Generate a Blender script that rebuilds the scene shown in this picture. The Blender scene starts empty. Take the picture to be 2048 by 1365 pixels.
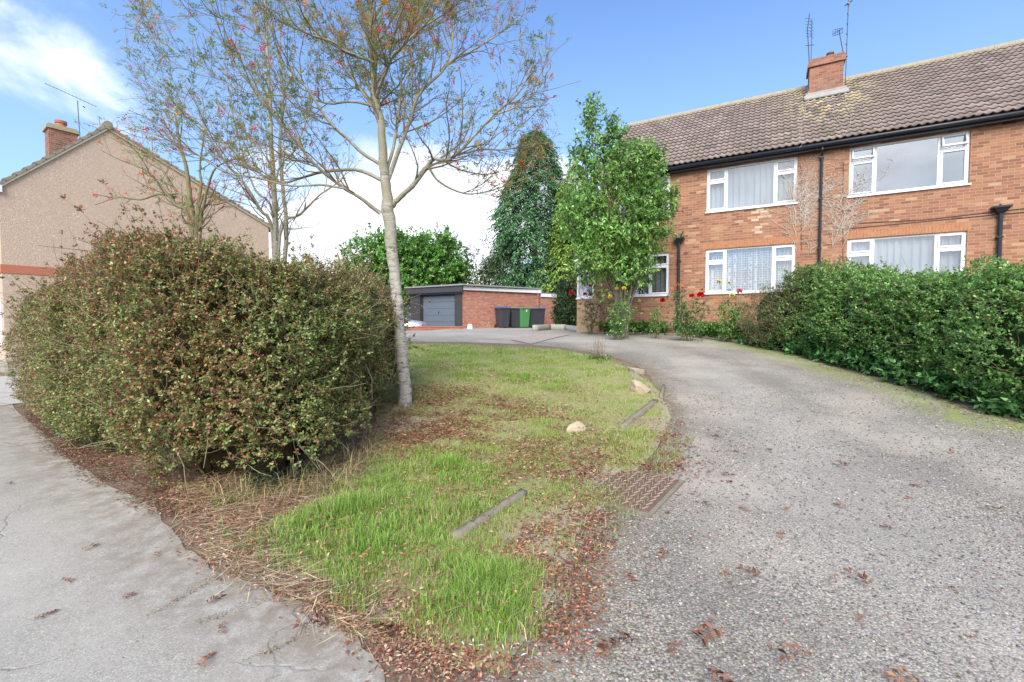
import bpy, math, random
import numpy as np
from mathutils import Vector
RG = np.random.default_rng(7); random.seed(7)
C = bpy.context.scene.collection
EYE = 1.5; F = 910.2; PITCH = math.atan(34.5/910)
# ---------------------------------------------------------------- camera
cam = bpy.data.cameras.new('camera'); cam.lens = 16; cam.sensor_width = 36; cam.clip_end = 3000
camo = bpy.data.objects.new('camera', cam); C.objects.link(camo)
camo.location = (0, 0, EYE); camo.rotation_euler = (math.pi/2-PITCH, 0, 0)
bpy.context.scene.camera = camo
# ---------------------------------------------------------------- sun + sky
SUN_EL, SUN_AZ = math.radians(40), math.radians(192)      # azimuth from +Y clockwise
sd = bpy.data.lights.new('sun', 'SUN'); sd.energy = 2.0; sd.angle = math.radians(40); sd.color = (1, .96, .9)
so = bpy.data.objects.new('sun', sd); C.objects.link(so)
sv = Vector((math.sin(SUN_AZ)*math.cos(SUN_EL), math.cos(SUN_AZ)*math.cos(SUN_EL), math.sin(SUN_EL)))
so.rotation_euler = sv.to_track_quat('Z', 'Y').to_euler(); so.location = (0, -5, 20)
w = bpy.data.worlds.new('World'); bpy.context.scene.world = w; w.use_nodes = True
nt = w.node_tree; nt.nodes.clear()
def nd(t, typ, **k):
    n = t.nodes.new(typ)
    for a, b in k.items(): setattr(n, a, b)
    return n
def pdir(px, py):
    x, y = (px-1024)/F, (682.5-py)/F
    c, s = math.cos(PITCH), math.sin(PITCH)
    return np.array([x, c+s*y, -s+c*y])
sky = nd(nt, 'ShaderNodeTexSky', sky_type='NISHITA', sun_disc=False, sun_elevation=SUN_EL, sun_rotation=SUN_AZ)
sky.air_density = 1.0; sky.dust_density = .5; sky.ozone_density = 2.0
tc = nd(nt, 'ShaderNodeTexCoord')
def cloudblob(px, py, rad, amt):
    d = pdir(px, py); d = d/np.linalg.norm(d)
    v = nd(nt, 'ShaderNodeVectorMath', operation='DISTANCE'); nt.links.new(tc.outputs['Generated'], v.inputs[0]); v.inputs[1].default_value = d
    m = nd(nt, 'ShaderNodeMapRange', interpolation_type='SMOOTHERSTEP'); nt.links.new(v.outputs['Value'], m.inputs[0])
    m.inputs[1].default_value = 0; m.inputs[2].default_value = rad; m.inputs[3].default_value = amt; m.inputs[4].default_value = 0
    return m.outputs[0]
def fmath(op, a, b, t=None):
    t = t or nt
    n = nd(t, 'ShaderNodeMath', operation=op)
    for i, v in enumerate((a, b)):
        if isinstance(v, (int, float)): n.inputs[i].default_value = v
        elif v is not None: t.links.new(v, n.inputs[i])
    return n.outputs[0]
mp = nd(nt, 'ShaderNodeMapping'); mp.inputs['Scale'].default_value = (1, 1, 2.2); mp.inputs['Location'].default_value = (3.1, 1.7, .4)
nt.links.new(tc.outputs['Generated'], mp.inputs[0])
n1 = nd(nt, 'ShaderNodeTexNoise'); n1.inputs['Scale'].default_value = 3.2; n1.inputs['Detail'].default_value = 9; n1.inputs['Roughness'].default_value = .56; n1.inputs['Distortion'].default_value = .35
nt.links.new(mp.outputs[0], n1.inputs[0])
cov = n1.outputs[0]
for b in [(860, 500, .36, .34), (620, 470, .32, .28), (1120, 400, .22, .30), (1095, 300, .12, .14), (820, 580, .45, .2), (110, 130, .16, .05), (230, 170, .12, .07), (20, 40, .2, .03), (480, 130, .4, -.14), (760, 60, .4, -.16), (100, 250, .2, -.10),
          (1500, 60, .75, -.25), (1850, 0, .6, -.2), (1100, 60, .4, -.12), (60, 330, .22, -.05)]:
    cov = fmath('ADD', cov, cloudblob(*b))
# unseen clouds added behind the camera for window reflections and whiter, softer fill
bk = nd(nt, 'ShaderNodeSeparateXYZ'); nt.links.new(tc.outputs['Generated'], bk.inputs[0])
bm_ = nd(nt, 'ShaderNodeMapRange', interpolation_type='SMOOTHSTEP'); nt.links.new(bk.outputs['Y'], bm_.inputs[0])
bm_.inputs[1].default_value = -.1; bm_.inputs[2].default_value = -.6; bm_.inputs[3].default_value = 0; bm_.inputs[4].default_value = .26
cov = fmath('ADD', cov, bm_.outputs[0])
cm = nd(nt, 'ShaderNodeMapRange', interpolation_type='SMOOTHSTEP'); nt.links.new(cov, cm.inputs[0]); cm.inputs[1].default_value = .50; cm.inputs[2].default_value = .78
hz = nd(nt, 'ShaderNodeMapRange', interpolation_type='SMOOTHSTEP'); nt.links.new(bk.outputs['Z'], hz.inputs[0])
hz.inputs[1].default_value = .75; hz.inputs[2].default_value = 0.0; hz.inputs[3].default_value = 0; hz.inputs[4].default_value = .55
n2 = nd(nt, 'ShaderNodeTexNoise'); n2.inputs['Scale'].default_value = 5; n2.inputs['Detail'].default_value = 6; nt.links.new(mp.outputs[0], n2.inputs[0])
cr = nd(nt, 'ShaderNodeValToRGB'); cr.color_ramp.elements[0].position = .35; cr.color_ramp.elements[0].color = (3.9, 4.15, 4.6, 1); cr.color_ramp.elements[1].position = .65; cr.color_ramp.elements[1].color = (6.6, 6.7, 6.9, 1)
nt.links.new(n2.outputs[0], cr.inputs[0])
skt = nd(nt, 'ShaderNodeMix', data_type='RGBA', blend_type='MULTIPLY'); skt.inputs[0].default_value = 1; nt.links.new(sky.outputs[0], skt.inputs[6]); skt.inputs[7].default_value = (.72, .90, 1.13, 1)
mh = nd(nt, 'ShaderNodeMix', data_type='RGBA'); nt.links.new(hz.outputs[0], mh.inputs[0]); nt.links.new(skt.outputs[2], mh.inputs[6]); mh.inputs[7].default_value = (2.4, 3.3, 4.6, 1)
mx = nd(nt, 'ShaderNodeMix', data_type='RGBA'); nt.links.new(cm.outputs[0], mx.inputs[0]); nt.links.new(mh.outputs[2], mx.inputs[6]); nt.links.new(cr.outputs[0], mx.inputs[7])
bg = nd(nt, 'ShaderNodeBackground'); bg.inputs['Strength'].default_value = .10; nt.links.new(mx.outputs[2], bg.inputs[0])
wo = nd(nt, 'ShaderNodeOutputWorld'); nt.links.new(bg.outputs[0], wo.inputs[0])
vs = bpy.context.scene.view_settings; vs.view_transform = 'Standard'; vs.look = 'None'; vs.gamma = 1; vs.exposure = 1.42

# ================================================================ helpers
def link(o, parent=None):
    C.objects.link(o)
    if parent is not None: o.parent = parent
    return o
def tag(o, label=None, cat=None, group=None, kind=None):
    for k, v in (('label', label), ('category', cat), ('group', group), ('kind', kind)):
        if v: o[k] = v
    return o
def empty(name, loc, rz=0, **k):
    o = bpy.data.objects.new(name, None); o.location = loc; o.rotation_euler = (0, 0, rz); o.empty_display_size = .2
    link(o); return tag(o, **k)
def nmesh(name, V, Fs, mat, parent=None, col=None, smooth=False, attrs=None):
    """V Nx3, Fs list of int arrays (M,k)"""
    me = bpy.data.meshes.new(name); V = np.asarray(V, np.float32)
    Fs = [np.asarray(f, np.int32) for f in (Fs if isinstance(Fs, list) else [Fs])]
    me.vertices.add(len(V)); me.vertices.foreach_set('co', V.ravel())
    nl = sum(f.size for f in Fs); npz = sum(len(f) for f in Fs)
    me.loops.add(nl); me.loops.foreach_set('vertex_index', np.concatenate([f.ravel() for f in Fs]))
    me.polygons.add(npz)
    tot = np.concatenate([np.full(len(f), f.shape[1], np.int32) for f in Fs])
    me.polygons.foreach_set('loop_start', np.concatenate([[0], np.cumsum(tot)[:-1]]).astype(np.int32))
    me.update(calc_edges=True)
    if smooth: me.polygons.foreach_set('use_smooth', np.ones(npz, bool))
    if col is not None:
        a = me.color_attributes.new('Col', 'FLOAT_COLOR', 'POINT')
        c4 = np.ones((len(V), 4), np.float32); c4[:, :3] = col; a.data.foreach_set('color', c4.ravel())
    for nme, arr in (attrs or {}).items():
        a = me.attributes.new(nme, 'FLOAT', 'POINT'); a.data.foreach_set('value', np.asarray(arr, np.float32))
    if mat: me.materials.append(mat)
    return link(bpy.data.objects.new(name, me), parent)
class MB:
    def __init__(s): s.v = []; s.f = []
    def quad(s, *p):
        n = len(s.v); s.v += [tuple(q) for q in p]; s.f.append(tuple(range(n, n+len(p)))); return s
    def hexa(s, b, t):          # 4 bottom pts ccw, 4 top pts
        n = len(s.v); s.v += [tuple(q) for q in list(b)+list(t)]
        for f in ((3, 2, 1, 0), (4, 5, 6, 7), (0, 1, 5, 4), (1, 2, 6, 5), (2, 3, 7, 6), (3, 0, 4, 7)): s.f.append(tuple(n+i for i in f))
        return s
    def box(s, x0, x1, y0, y1, z0, z1):
        return s.hexa([(x0, y0, z0), (x1, y0, z0), (x1, y1, z0), (x0, y1, z0)], [(x0, y0, z1), (x1, y0, z1), (x1, y1, z1), (x0, y1, z1)])
    def prism(s, poly, z0, z1):
        n = len(s.v); k = len(poly)
        s.v += [(x, y, z0) for x, y in poly]+[(x, y, z1) for x, y in poly]
        s.f.append(tuple(n+i for i in range(k))[::-1]); s.f.append(tuple(n+k+i for i in range(k)))
        for i in range(k): j = (i+1) % k; s.f.append((n+i, n+j, n+k+j, n+k+i))
        return s
    def tube(s, pts, r, sides=8, caps=True):
        pts = [Vector(p) for p in pts]; rr = r if isinstance(r, (list, tuple)) else [r]*len(pts); n = len(s.v)
        for i, p in enumerate(pts):
            t = (pts[min(i+1, len(pts)-1)]-pts[max(i-1, 0)]).normalized()
            u = t.cross(Vector((0, 0, 1)) if abs(t.z) < .9 else Vector((1, 0, 0))).normalized(); v = t.cross(u)
            for k in range(sides):
                a = 2*math.pi*k/sides; s.v.append(tuple(p+(u*math.cos(a)+v*math.sin(a))*rr[i]))
        for i in range(len(pts)-1):
            for k in range(sides): s.f.append((n+i*sides+k, n+i*sides+(k+1) % sides, n+(i+1)*sides+(k+1) % sides, n+(i+1)*sides+k))
        if caps: s.f.append(tuple(n+k for k in range(sides))[::-1]); s.f.append(tuple(n+(len(pts)-1)*sides+k for k in range(sides)))
        return s
    def build(s, name, mat, parent=None, bevel=0, smooth=False):
        me = bpy.data.meshes.new(name); me.from_pydata(s.v, [], s.f); me.update()
        if mat: me.materials.append(mat)
        if smooth: me.polygons.foreach_set('use_smooth', [True]*len(me.polygons))
        o = link(bpy.data.objects.new(name, me), parent)
        if bevel: m = o.modifiers.new('bevel', 'BEVEL'); m.width = bevel; m.segments = 2; m.limit_method = 'ANGLE'
        return o
def sstep(a, b, x): t = np.clip((x-a)/(b-a), 0, 1); return t*t*(3-2*t)
# ---------------------------------------------------------------- terrain
_Y = [-60, 3, 5, 7, 9, 12, 15, 22, 40, 400]; _D = [1.5, 1.5, 1.36, 1.13, .88, .55, .36, .22, .15, .1]
def gz(x, y):
    x = np.asarray(x, float); y = np.asarray(y, float)
    dr = sum(np.interp(y+d, _Y, _D) for d in (-1, -.5, 0, .5, 1))/5
    dl = np.interp(y, [-60, 3, 12, 400], [1.5, 1.5, 1.4, 1.4])
    xe = -2.6-.35*np.maximum(0, y-5)
    ww = sstep(xe-3, xe, x)
    d = ww*dr+(1-ww)*dl
    d = d+.5*sstep(-3.2, -4.4, x)*sstep(18.6, 19.6, y)*ww
    return EYE-d
def G(px, py):
    d = pdir(px, py); ts = np.linspace(.5, 60, 3000); h = EYE+d[2]*ts-gz(d[0]*ts, d[1]*ts)
    i = np.argmax(h < 0) if (h < 0).any() else len(ts)-1
    t = ts[i]; return np.array([d[0]*t, d[1]*t])
def GP(px, py): p = G(px, py); return (p[0], p[1], float(gz(p[0], p[1])))
def AT(px, py, Y): d = pdir(px, py); t = Y/d[1]; return np.array([d[0]*t, Y, EYE+d[2]*t])
# ---------------------------------------------------------------- materials
def mat(name, col=(.5, .5, .5), rough=.7, metal=0, noise=None, bump=0, attr=False, transl=0, bscale=60, spec=.4):
    m = bpy.data.materials.new(name); m.use_nodes = True; t = m.node_tree; b = t.nodes['Principled BSDF']
    b.inputs['Roughness'].default_value = rough; b.inputs['Metallic'].default_value = metal; b.inputs['Specular IOR Level'].default_value = spec
    src = None
    if attr: a = nd(t, 'ShaderNodeAttribute', attribute_name='Col'); src = a.outputs['Color']
    co = nd(t, 'ShaderNodeTexCoord')
    if noise:
        sc, c2, amt = noise
        n = nd(t, 'ShaderNodeTexNoise'); n.inputs['Scale'].default_value = sc; n.inputs['Detail'].default_value = 8; n.inputs['Roughness'].default_value = .65
        t.links.new(co.outputs['Object'], n.inputs[0])
        r = nd(t, 'ShaderNodeMapRange'); t.links.new(n.outputs[0], r.inputs[0]); r.inputs[1].default_value = .35; r.inputs[2].default_value = .65; r.inputs[4].default_value = amt
        x = nd(t, 'ShaderNodeMix', data_type='RGBA'); t.links.new(r.outputs[0], x.inputs[0])
        if src: t.links.new(src, x.inputs[6])
        else: x.inputs[6].default_value = (*col, 1)
        x.inputs[7].default_value = (*c2, 1); src = x.outputs[2]
    if src: t.links.new(src, b.inputs['Base Color'])
    else: b.inputs['Base Color'].default_value = (*col, 1)
    if bump:
        n = nd(t, 'ShaderNodeTexNoise'); n.inputs['Scale'].default_value = bscale; n.inputs['Detail'].default_value = 6; t.links.new(co.outputs['Object'], n.inputs[0])
        bp = nd(t, 'ShaderNodeBump'); bp.inputs['Strength'].default_value = bump; bp.inputs['Distance'].default_value = .01; t.links.new(n.outputs[0], bp.inputs['Height']); t.links.new(bp.outputs[0], b.inputs['Normal'])
    if transl:
        tr = nd(t, 'ShaderNodeBsdfTranslucent')
        if src: t.links.new(src, tr.inputs[0])
        else: tr.inputs[0].default_value = (*col, 1)
        ms = nd(t, 'ShaderNodeMixShader'); ms.inputs[0].default_value = transl
        t.links.new(b.outputs[0], ms.inputs[1]); t.links.new(tr.outputs[0], ms.inputs[2]); t.links.new(ms.outputs[0], t.nodes['Material Output'].inputs[0])
    return m
def ramp(t, src, stops, interp='LINEAR'):
    r = nd(t, 'ShaderNodeValToRGB'); r.color_ramp.interpolation = interp; e = r.color_ramp.elements
    while len(e) < len(stops): e.new(.5)
    for i, (p, c) in enumerate(stops): e[i].position = p; e[i].color = (*c, 1)
    t.links.new(src, r.inputs[0]); return r.outputs[0]
def mixc(t, f, a, b, mode='MIX'):
    x = nd(t, 'ShaderNodeMix', data_type='RGBA', blend_type=mode)
    for i, v in ((0, f), (6, a), (7, b)):
        if isinstance(v, (int, float)): x.inputs[i].default_value = v
        elif isinstance(v, tuple): x.inputs[i].default_value = (*v, 1)
        else: t.links.new(v, x.inputs[i])
    return x.outputs[2]
def noise(t, vec, sc, det=6, rough=.6):
    n = nd(t, 'ShaderNodeTexNoise'); n.inputs['Scale'].default_value = sc; n.inputs['Detail'].default_value = det; n.inputs['Roughness'].default_value = rough; t.links.new(vec, n.inputs[0]); return n.outputs[0]
def mrange(t, v, a, b, c=0, d=1):
    m = nd(t, 'ShaderNodeMapRange'); t.links.new(v, m.inputs[0])
    for i, q in zip((1, 2, 3, 4), (a, b, c, d)): m.inputs[i].default_value = q
    return m.outputs[0]
def brickmat(name, stops, mortar, bump=.5, stain=(.2, .16, .13), stain_amt=.35, mscale=1):
    m = bpy.data.materials.new(name); m.use_nodes = True; t = m.node_tree; b = t.nodes['Principled BSDF']; b.inputs['Roughness'].default_value = .85
    co = nd(t, 'ShaderNodeTexCoord'); s = nd(t, 'ShaderNodeSeparateXYZ'); t.links.new(co.outputs['Object'], s.inputs[0])
    xy = fmath('ADD', s.outputs[0], s.outputs[1], t); cb = nd(t, 'ShaderNodeCombineXYZ'); t.links.new(xy, cb.inputs[0]); t.links.new(s.outputs[2], cb.inputs[1])
    br = nd(t, 'ShaderNodeTexBrick'); t.links.new(cb.outputs[0], br.inputs[0])
    br.inputs['Scale'].default_value = 1; br.inputs['Brick Width'].default_value = .225*mscale; br.inputs['Row Height'].default_value = .075*mscale; br.inputs['Mortar Size'].default_value = .007*mscale; br.inputs['Mortar Smooth'].default_value = .3; br.inputs['Bias'].default_value = 0
    br.inputs['Color1'].default_value = (0, 0, 0, 1); br.inputs['Color2'].default_value = (1, 1, 1, 1); br.inputs['Mortar'].default_value = (.5, .5, .5, 1)
    c = ramp(t, br.outputs['Color'], stops)
    c = mixc(t, mrange(t, noise(t, co.outputs['Object'], 30, 6), .3, .7, 0, .4), c, stain)
    c = mixc(t, mrange(t, noise(t, co.outputs['Object'], .9, 4), .45, .75, 0, stain_amt), c, stain)
    c = mixc(t, br.outputs['Fac'], c, mortar); t.links.new(c, b.inputs['Base Color'])
    bp = nd(t, 'ShaderNodeBump'); bp.inputs['Strength'].default_value = bump; bp.inputs['Distance'].default_value = .008; bp.invert = True
    hh = fmath('ADD', br.outputs['Fac'], fmath('MULTIPLY', noise(t, co.outputs['Object'], 120, 4), .5, t), t)
    t.links.new(hh, bp.inputs['Height']); t.links.new(bp.outputs[0], b.inputs['Normal']); return m
M = {}
M['brick'] = brickmat('orange_brick', [(0, (.17, .075, .047)), (.25, (.28, .122, .07)), (.6, (.34, .158, .09)), (.88, (.39, .20, .115)), (.97, (.48, .30, .18)), (1, (.52, .38, .26))], (.36, .26, .18), stain=(.30, .12, .065), stain_amt=.3)
M['brickred'] = brickmat('red_brick', [(0, (.28, .07, .04)), (.4, (.42, .11, .065)), (.8, (.47, .16, .09)), (1, (.42, .24, .17))], (.42, .31, .25))
M['brickchim'] = brickmat('weathered_brick', [(0, (.2, .07, .045)), (.5, (.32, .12, .07)), (1, (.40, .18, .11))], (.30, .22, .17), stain=(.1, .075, .06), stain_amt=.7)
M['brickbuff'] = brickmat('buff_brick', [(0, (.42, .2, .1)), (.5, (.55, .34, .18)), (1, (.62, .46, .30))], (.4, .3, .22))
M['brickdark'] = brickmat('dark_painted_brick', [(0, (.035, .036, .04)), (1, (.05, .05, .055))], (.03, .03, .034), stain=(.05, .05, .055))
M['soldier'] = mat('soldier_brick', (.36, .155, .08), .85, noise=(8, (.46, .23, .13), .8))
M['upvc'] = mat('white_upvc', (.82, .83, .86), .3, noise=(3, (.75, .76, .78), .3))
M['white'] = mat('white_paint', (.78, .79, .82), .5, noise=(2, (.66, .66, .66), .5))
M['blackpvc'] = mat('black_plastic_pipe', (.018, .022, .032), .35)
M['concrete'] = mat('weathered_concrete', (.36, .34, .29), .9, noise=(9, (.24, .22, .17), .7), bump=.5)
M['kerb'] = mat('pale_concrete_kerb', (.42, .40, .36), .9, noise=(7, (.28, .27, .2), .6), bump=.5)
M['lead'] = mat('lead_flashing', (.27, .265, .26), .7, noise=(9, (.40, .38, .35), .8))
M['metal'] = mat('aerial_metal', (.10, .10, .11), .5, .6)
M['terracotta'] = mat('terracotta', (.42, .14, .085), .8, noise=(6, (.3, .14, .09), .5))
M['inside'] = mat('room_dark', (.06, .06, .065), .9)
def glassmat(name, refl, tint=(.9, .95, 1)):
    m = bpy.data.materials.new(name); m.use_nodes = True; t = m.node_tree; t.nodes.clear()
    tr = nd(t, 'ShaderNodeBsdfTransparent'); tr.inputs[0].default_value = (.82, .86, .88, 1); gl = nd(t, 'ShaderNodeBsdfGlossy'); gl.inputs['Roughness'].default_value = .01; gl.inputs[0].default_value = (*tint, 1)
    x = nd(t, 'ShaderNodeMixShader'); x.inputs[0].default_value = refl; t.links.new(tr.outputs[0], x.inputs[1]); t.links.new(gl.outputs[0], x.inputs[2])
    o = nd(t, 'ShaderNodeOutputMaterial'); t.links.new(x.outputs[0], o.inputs[0]); return m
M['glass'] = glassmat('window_glass', .28); M['glassblue'] = glassmat('mirror_bright_glass', .5)
M['net'] = mat('net_curtain', (.62, .64, .66), .9, transl=.3)
M['greycurtain'] = mat('grey_green_curtain', (.36, .38, .36), .9, transl=.2)
def lacemat():
    m = bpy.data.materials.new('lace_curtain'); m.use_nodes = True; t = m.node_tree; b = t.nodes['Principled BSDF']; b.inputs['Roughness'].default_value = .9
    co = nd(t, 'ShaderNodeTexCoord'); v = nd(t, 'ShaderNodeTexVoronoi', feature='DISTANCE_TO_EDGE'); v.inputs['Scale'].default_value = 14; v.inputs['Randomness'].default_value = .25; t.links.new(co.outputs['Object'], v.inputs[0])
    v2 = nd(t, 'ShaderNodeTexVoronoi'); v2.inputs['Scale'].default_value = 38; v2.inputs['Randomness'].default_value = .4; t.links.new(co.outputs['Object'], v2.inputs[0])
    a = mrange(t, v.outputs['Distance'], .05, .12, 1, 0); bb = mrange(t, v2.outputs['Distance'], .2, .45, 1, 0)
    c = mixc(t, fmath('MAXIMUM', a, fmath('MULTIPLY', bb, .7, t), t), (.12, .13, .14), (.62, .63, .65)); t.links.new(c, b.inputs['Base Color']); return m
M['lace'] = lacemat()
M['leaf'] = mat('leaf', attr=True, rough=.42, transl=.4, spec=.45)
M['leafmatt'] = mat('small_leaf', attr=True, rough=.45, transl=.3, spec=.5)
M['conif'] = mat('conifer_needles', attr=True, rough=.8, transl=.12, spec=.1)
M['grass'] = mat('grass_blades', attr=True, rough=.6, transl=.35, spec=.15)
M['litter'] = mat('dry_leaves', attr=True, rough=.8, transl=.1, spec=.1)
M['petal'] = mat('petals', attr=True, rough=.6, transl=.25)
M['berry'] = mat('red_berries', (.75, .035, .03), .35)
M['twig'] = mat('brown_twigs', (.22, .17, .11), .9, noise=(12, (.34, .30, .2), .6))
M['core'] = mat('shade_darkened_wood', (.028, .024, .014), 1, noise=(15, (.045, .04, .02), .8), bump=1, bscale=25, spec=0)  # woody brown darkened to near-black, painting the shade inside the hedge
M['coregreen'] = mat('shade_darkened_leaves', (.015, .03, .012), 1, noise=(15, (.025, .045, .015), .8), bump=1, bscale=25, spec=0)  # leaf green darkened the same way, inner shade put into the colour
M['dead'] = mat('dead_climber_stems', (.62, .56, .50), .9, noise=(20, (.42, .36, .30), .6))
# ---- bark
def barkmat(name, c1, c2, c3, lich):
    m = bpy.data.materials.new(name); m.use_nodes = True; t = m.node_tree; b = t.nodes['Principled BSDF']; b.inputs['Roughness'].default_value = .85
    co = nd(t, 'ShaderNodeTexCoord'); mp = nd(t, 'ShaderNodeMapping'); mp.inputs['Scale'].default_value = (1, 1, 2.6); t.links.new(co.outputs['Object'], mp.inputs[0])
    n = noise(t, mp.outputs[0], 9, 8, .7); c = ramp(t, n, [(.34, c3), (.42, c2), (.56, c1), (.75, c2)])
    mp2 = nd(t, 'ShaderNodeMapping'); mp2.inputs['Scale'].default_value = (1, 1, 4.5); t.links.new(co.outputs['Object'], mp2.inputs[0])
    v = noise(t, mp2.outputs[0], 7, 2, .5); c = mixc(t, mrange(t, v, .655, .70, 0, .9), c, c3)
    l = noise(t, co.outputs['Object'], 5, 5, .7); s = nd(t, 'ShaderNodeSeparateXYZ'); t.links.new(co.outputs['Object'], s.inputs[0])
    lh = mrange(t, s.outputs[2], 1.4, 3.0, .0, .95); lm = fmath('MULTIPLY', mrange(t, l, .34, .52), lh, t)
    c = mixc(t, lm, c, lich); t.links.new(c, b.inputs['Base Color'])
    bp = nd(t, 'ShaderNodeBump'); bp.inputs['Strength'].default_value = .7; bp.inputs['Distance'].default_value = .012; t.links.new(n, bp.inputs['Height']); t.links.new(bp.outputs[0], b.inputs['Normal']); return m
M['bark'] = barkmat('pale_grey_bark', (.45, .43, .39), (.27, .25, .22), (.06, .05, .04), (.25, .235, .16))
M['barkdark'] = barkmat('grey_brown_bark', (.22, .19, .15), (.14, .12, .09), (.05, .04, .03), (.2, .19, .09))
# ---- ground materials
def groundmats():
    def base(nm, rough=.9):
        m = bpy.data.materials.new(nm); m.use_nodes = True; t = m.node_tree; b = t.nodes['Principled BSDF']; b.inputs['Roughness'].default_value = rough; b.inputs['Specular IOR Level'].default_value = .25
        return m, t, b, nd(t, 'ShaderNodeTexCoord').outputs['Object']
    # gravel
    m, t, b, co = base('gravel_chippings')
    wn = nd(t, 'ShaderNodeVectorMath', operation='ADD'); t.links.new(co, wn.inputs[0])
    v = nd(t, 'ShaderNodeTexVoronoi'); v.inputs['Scale'].default_value = 70; t.links.new(co, v.inputs[0])
    v2 = nd(t, 'ShaderNodeTexVoronoi'); v2.inputs['Scale'].default_value = 130; t.links.new(co, v2.inputs[0])
    s = nd(t, 'ShaderNodeSeparateColor'); t.links.new(v.outputs['Color'], s.inputs[0]); s2 = nd(t, 'ShaderNodeSeparateColor'); t.links.new(v2.outputs['Color'], s2.inputs[0])
    stops = [(0, (.10, .088, .07)), (.3, (.26, .228, .182)), (.6, (.40, .355, .29)), (.85, (.54, .485, .405)), (1, (.64, .59, .505))]
    c = mixc(t, .45, ramp(t, s.outputs[0], stops), ramp(t, s2.outputs[0], stops))
    c = mixc(t, mrange(t, s.outputs[1], .82, 1, 0, .45), c, (.34, .22, .16))
    c = mixc(t, mrange(t, v.outputs['Distance'], .45, .75, 0, .75), c, (.07, .065, .06))
    big = noise(t, co, 1.3, 6, .6); c = mixc(t, mrange(t, big, .40, .60, 0, .55), c, (.16, .147, .13))
    sand = noise(t, co, .8, 3, .5); c = mixc(t, mrange(t, sand, .50, .66, 0, .6), c, (.46, .40, .335))
    a = nd(t, 'ShaderNodeAttribute', attribute_name='moss'); mm = noise(t, co, 6, 8, .75)
    mk = fmath('MULTIPLY', mrange(t, mm, .40, .60), a.outputs['Fac'], t); c = mixc(t, mk, c, (.24, .29, .07))
    a2 = nd(t, 'ShaderNodeAttribute', attribute_name='soil'); mk2 = fmath('MULTIPLY', mrange(t, noise(t, co, 5, 8, .7), .30, .60), a2.outputs['Fac'], t); c = mixc(t, mk2, c, (.20, .15, .115))
    a3 = nd(t, 'ShaderNodeAttribute', attribute_name='wear'); c = mixc(t, fmath('MULTIPLY', a3.outputs['Fac'], .6, t), c, (.47, .44, .395))
    t.links.new(c, b.inputs['Base Color'])
    bp = nd(t, 'ShaderNodeBump'); bp.inputs['Strength'].default_value = .7; bp.inputs['Distance'].default_value = .008; bp.invert = True
    t.links.new(fmath('ADD', v.outputs['Distance'], fmath('MULTIPLY', s.outputs[2], -.6, t), t), bp.inputs['Height']); t.links.new(bp.outputs[0], b.inputs['Normal']); M['gravel'] = m
    # asphalt
    m, t, b, co = base('old_asphalt')
    v = nd(t, 'ShaderNodeTexVoronoi'); v.inputs['Scale'].default_value = 170; t.links.new(co, v.inputs[0]); s = nd(t, 'ShaderNodeSeparateColor'); t.links.new(v.outputs['Color'], s.inputs[0])
    c = ramp(t, s.outputs[0], [(0, (.225, .208, .18)), (.5, (.33, .31, .272)), (.93, (.39, .366, .325)), (1, (.54, .51, .45))])
    c = mixc(t, mrange(t, noise(t, co, 1.4, 5, .6), .35, .65, 0, .55), c, (.45, .422, .375)); c = mixc(t, mrange(t, noise(t, co, .9, 6, .7), .5, .72, 0, .22), c, (.22, .21, .19))
    c = mixc(t, mrange(t, noise(t, co, 22, 8, .8), .60, .72, 0, .5), c, (.10, .09, .08))
    a = nd(t, 'ShaderNodeAttribute', attribute_name='soil'); c = mixc(t, fmath('MULTIPLY', mrange(t, noise(t, co, 7, 8, .75), .38, .60), a.outputs['Fac'], t), c, (.22, .18, .14))
    vc = nd(t, 'ShaderNodeTexVoronoi', feature='DISTANCE_TO_EDGE'); vc.inputs['Scale'].default_value = .8
    ad = nd(t, 'ShaderNodeVectorMath', operation='ADD'); sc = nd(t, 'ShaderNodeVectorMath', operation='SCALE'); nn = nd(t, 'ShaderNodeTexNoise'); nn.inputs['Scale'].default_value = 3; nn.inputs['Detail'].default_value = 8; t.links.new(co, nn.inputs[0])
    t.links.new(nn.outputs['Color'], sc.inputs[0]); sc.inputs[3].default_value = .35; t.links.new(co, ad.inputs[0]); t.links.new(sc.outputs[0], ad.inputs[1]); t.links.new(ad.outputs[0], vc.inputs[0])
    ck = fmath('MULTIPLY', mrange(t, vc.outputs['Distance'], .002, .009, 1, 0), mrange(t, noise(t, co, 1.1, 2), .48, .6), t)
    c = mixc(t, fmath('MULTIPLY', ck, .25, t), c, (.12, .10, .08)); t.links.new(c, b.inputs['Base Color'])
    bp = nd(t, 'ShaderNodeBump'); bp.inputs['Strength'].default_value = .5; bp.inputs['Distance'].default_value = .004
    t.links.new(fmath('SUBTRACT', noise(t, co, 220, 4), fmath('MULTIPLY', ck, 2, t), t), bp.inputs['Height']); t.links.new(bp.outputs[0], b.inputs['Normal']); M['asphalt'] = m
    # soil, lawn base
    for nm, cols in (('soil', [(.3, (.11, .075, .05)), (.5, (.22, .16, .115)), (.7, (.34, .27, .20))]), ('lawn', [(.3, (.18, .15, .07)), (.5, (.30, .29, .12)), (.7, (.44, .39, .23))]), ('slab', [(.3, (.36, .34, .31)), (.5, (.43, .41, .375)), (.7, (.49, .46, .42))]), ('slabpink', [(.3, (.34, .27, .235)), (.5, (.40, .33, .29)), (.7, (.45, .39, .35))])):
        m, t, b, co = base(nm+'_surface'); c = ramp(t, noise(t, co, 14, 10, .8), cols); c = mixc(t, mrange(t, noise(t, co, 1.5, 4), .4, .7, 0, .4), c, cols[0][1])
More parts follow.
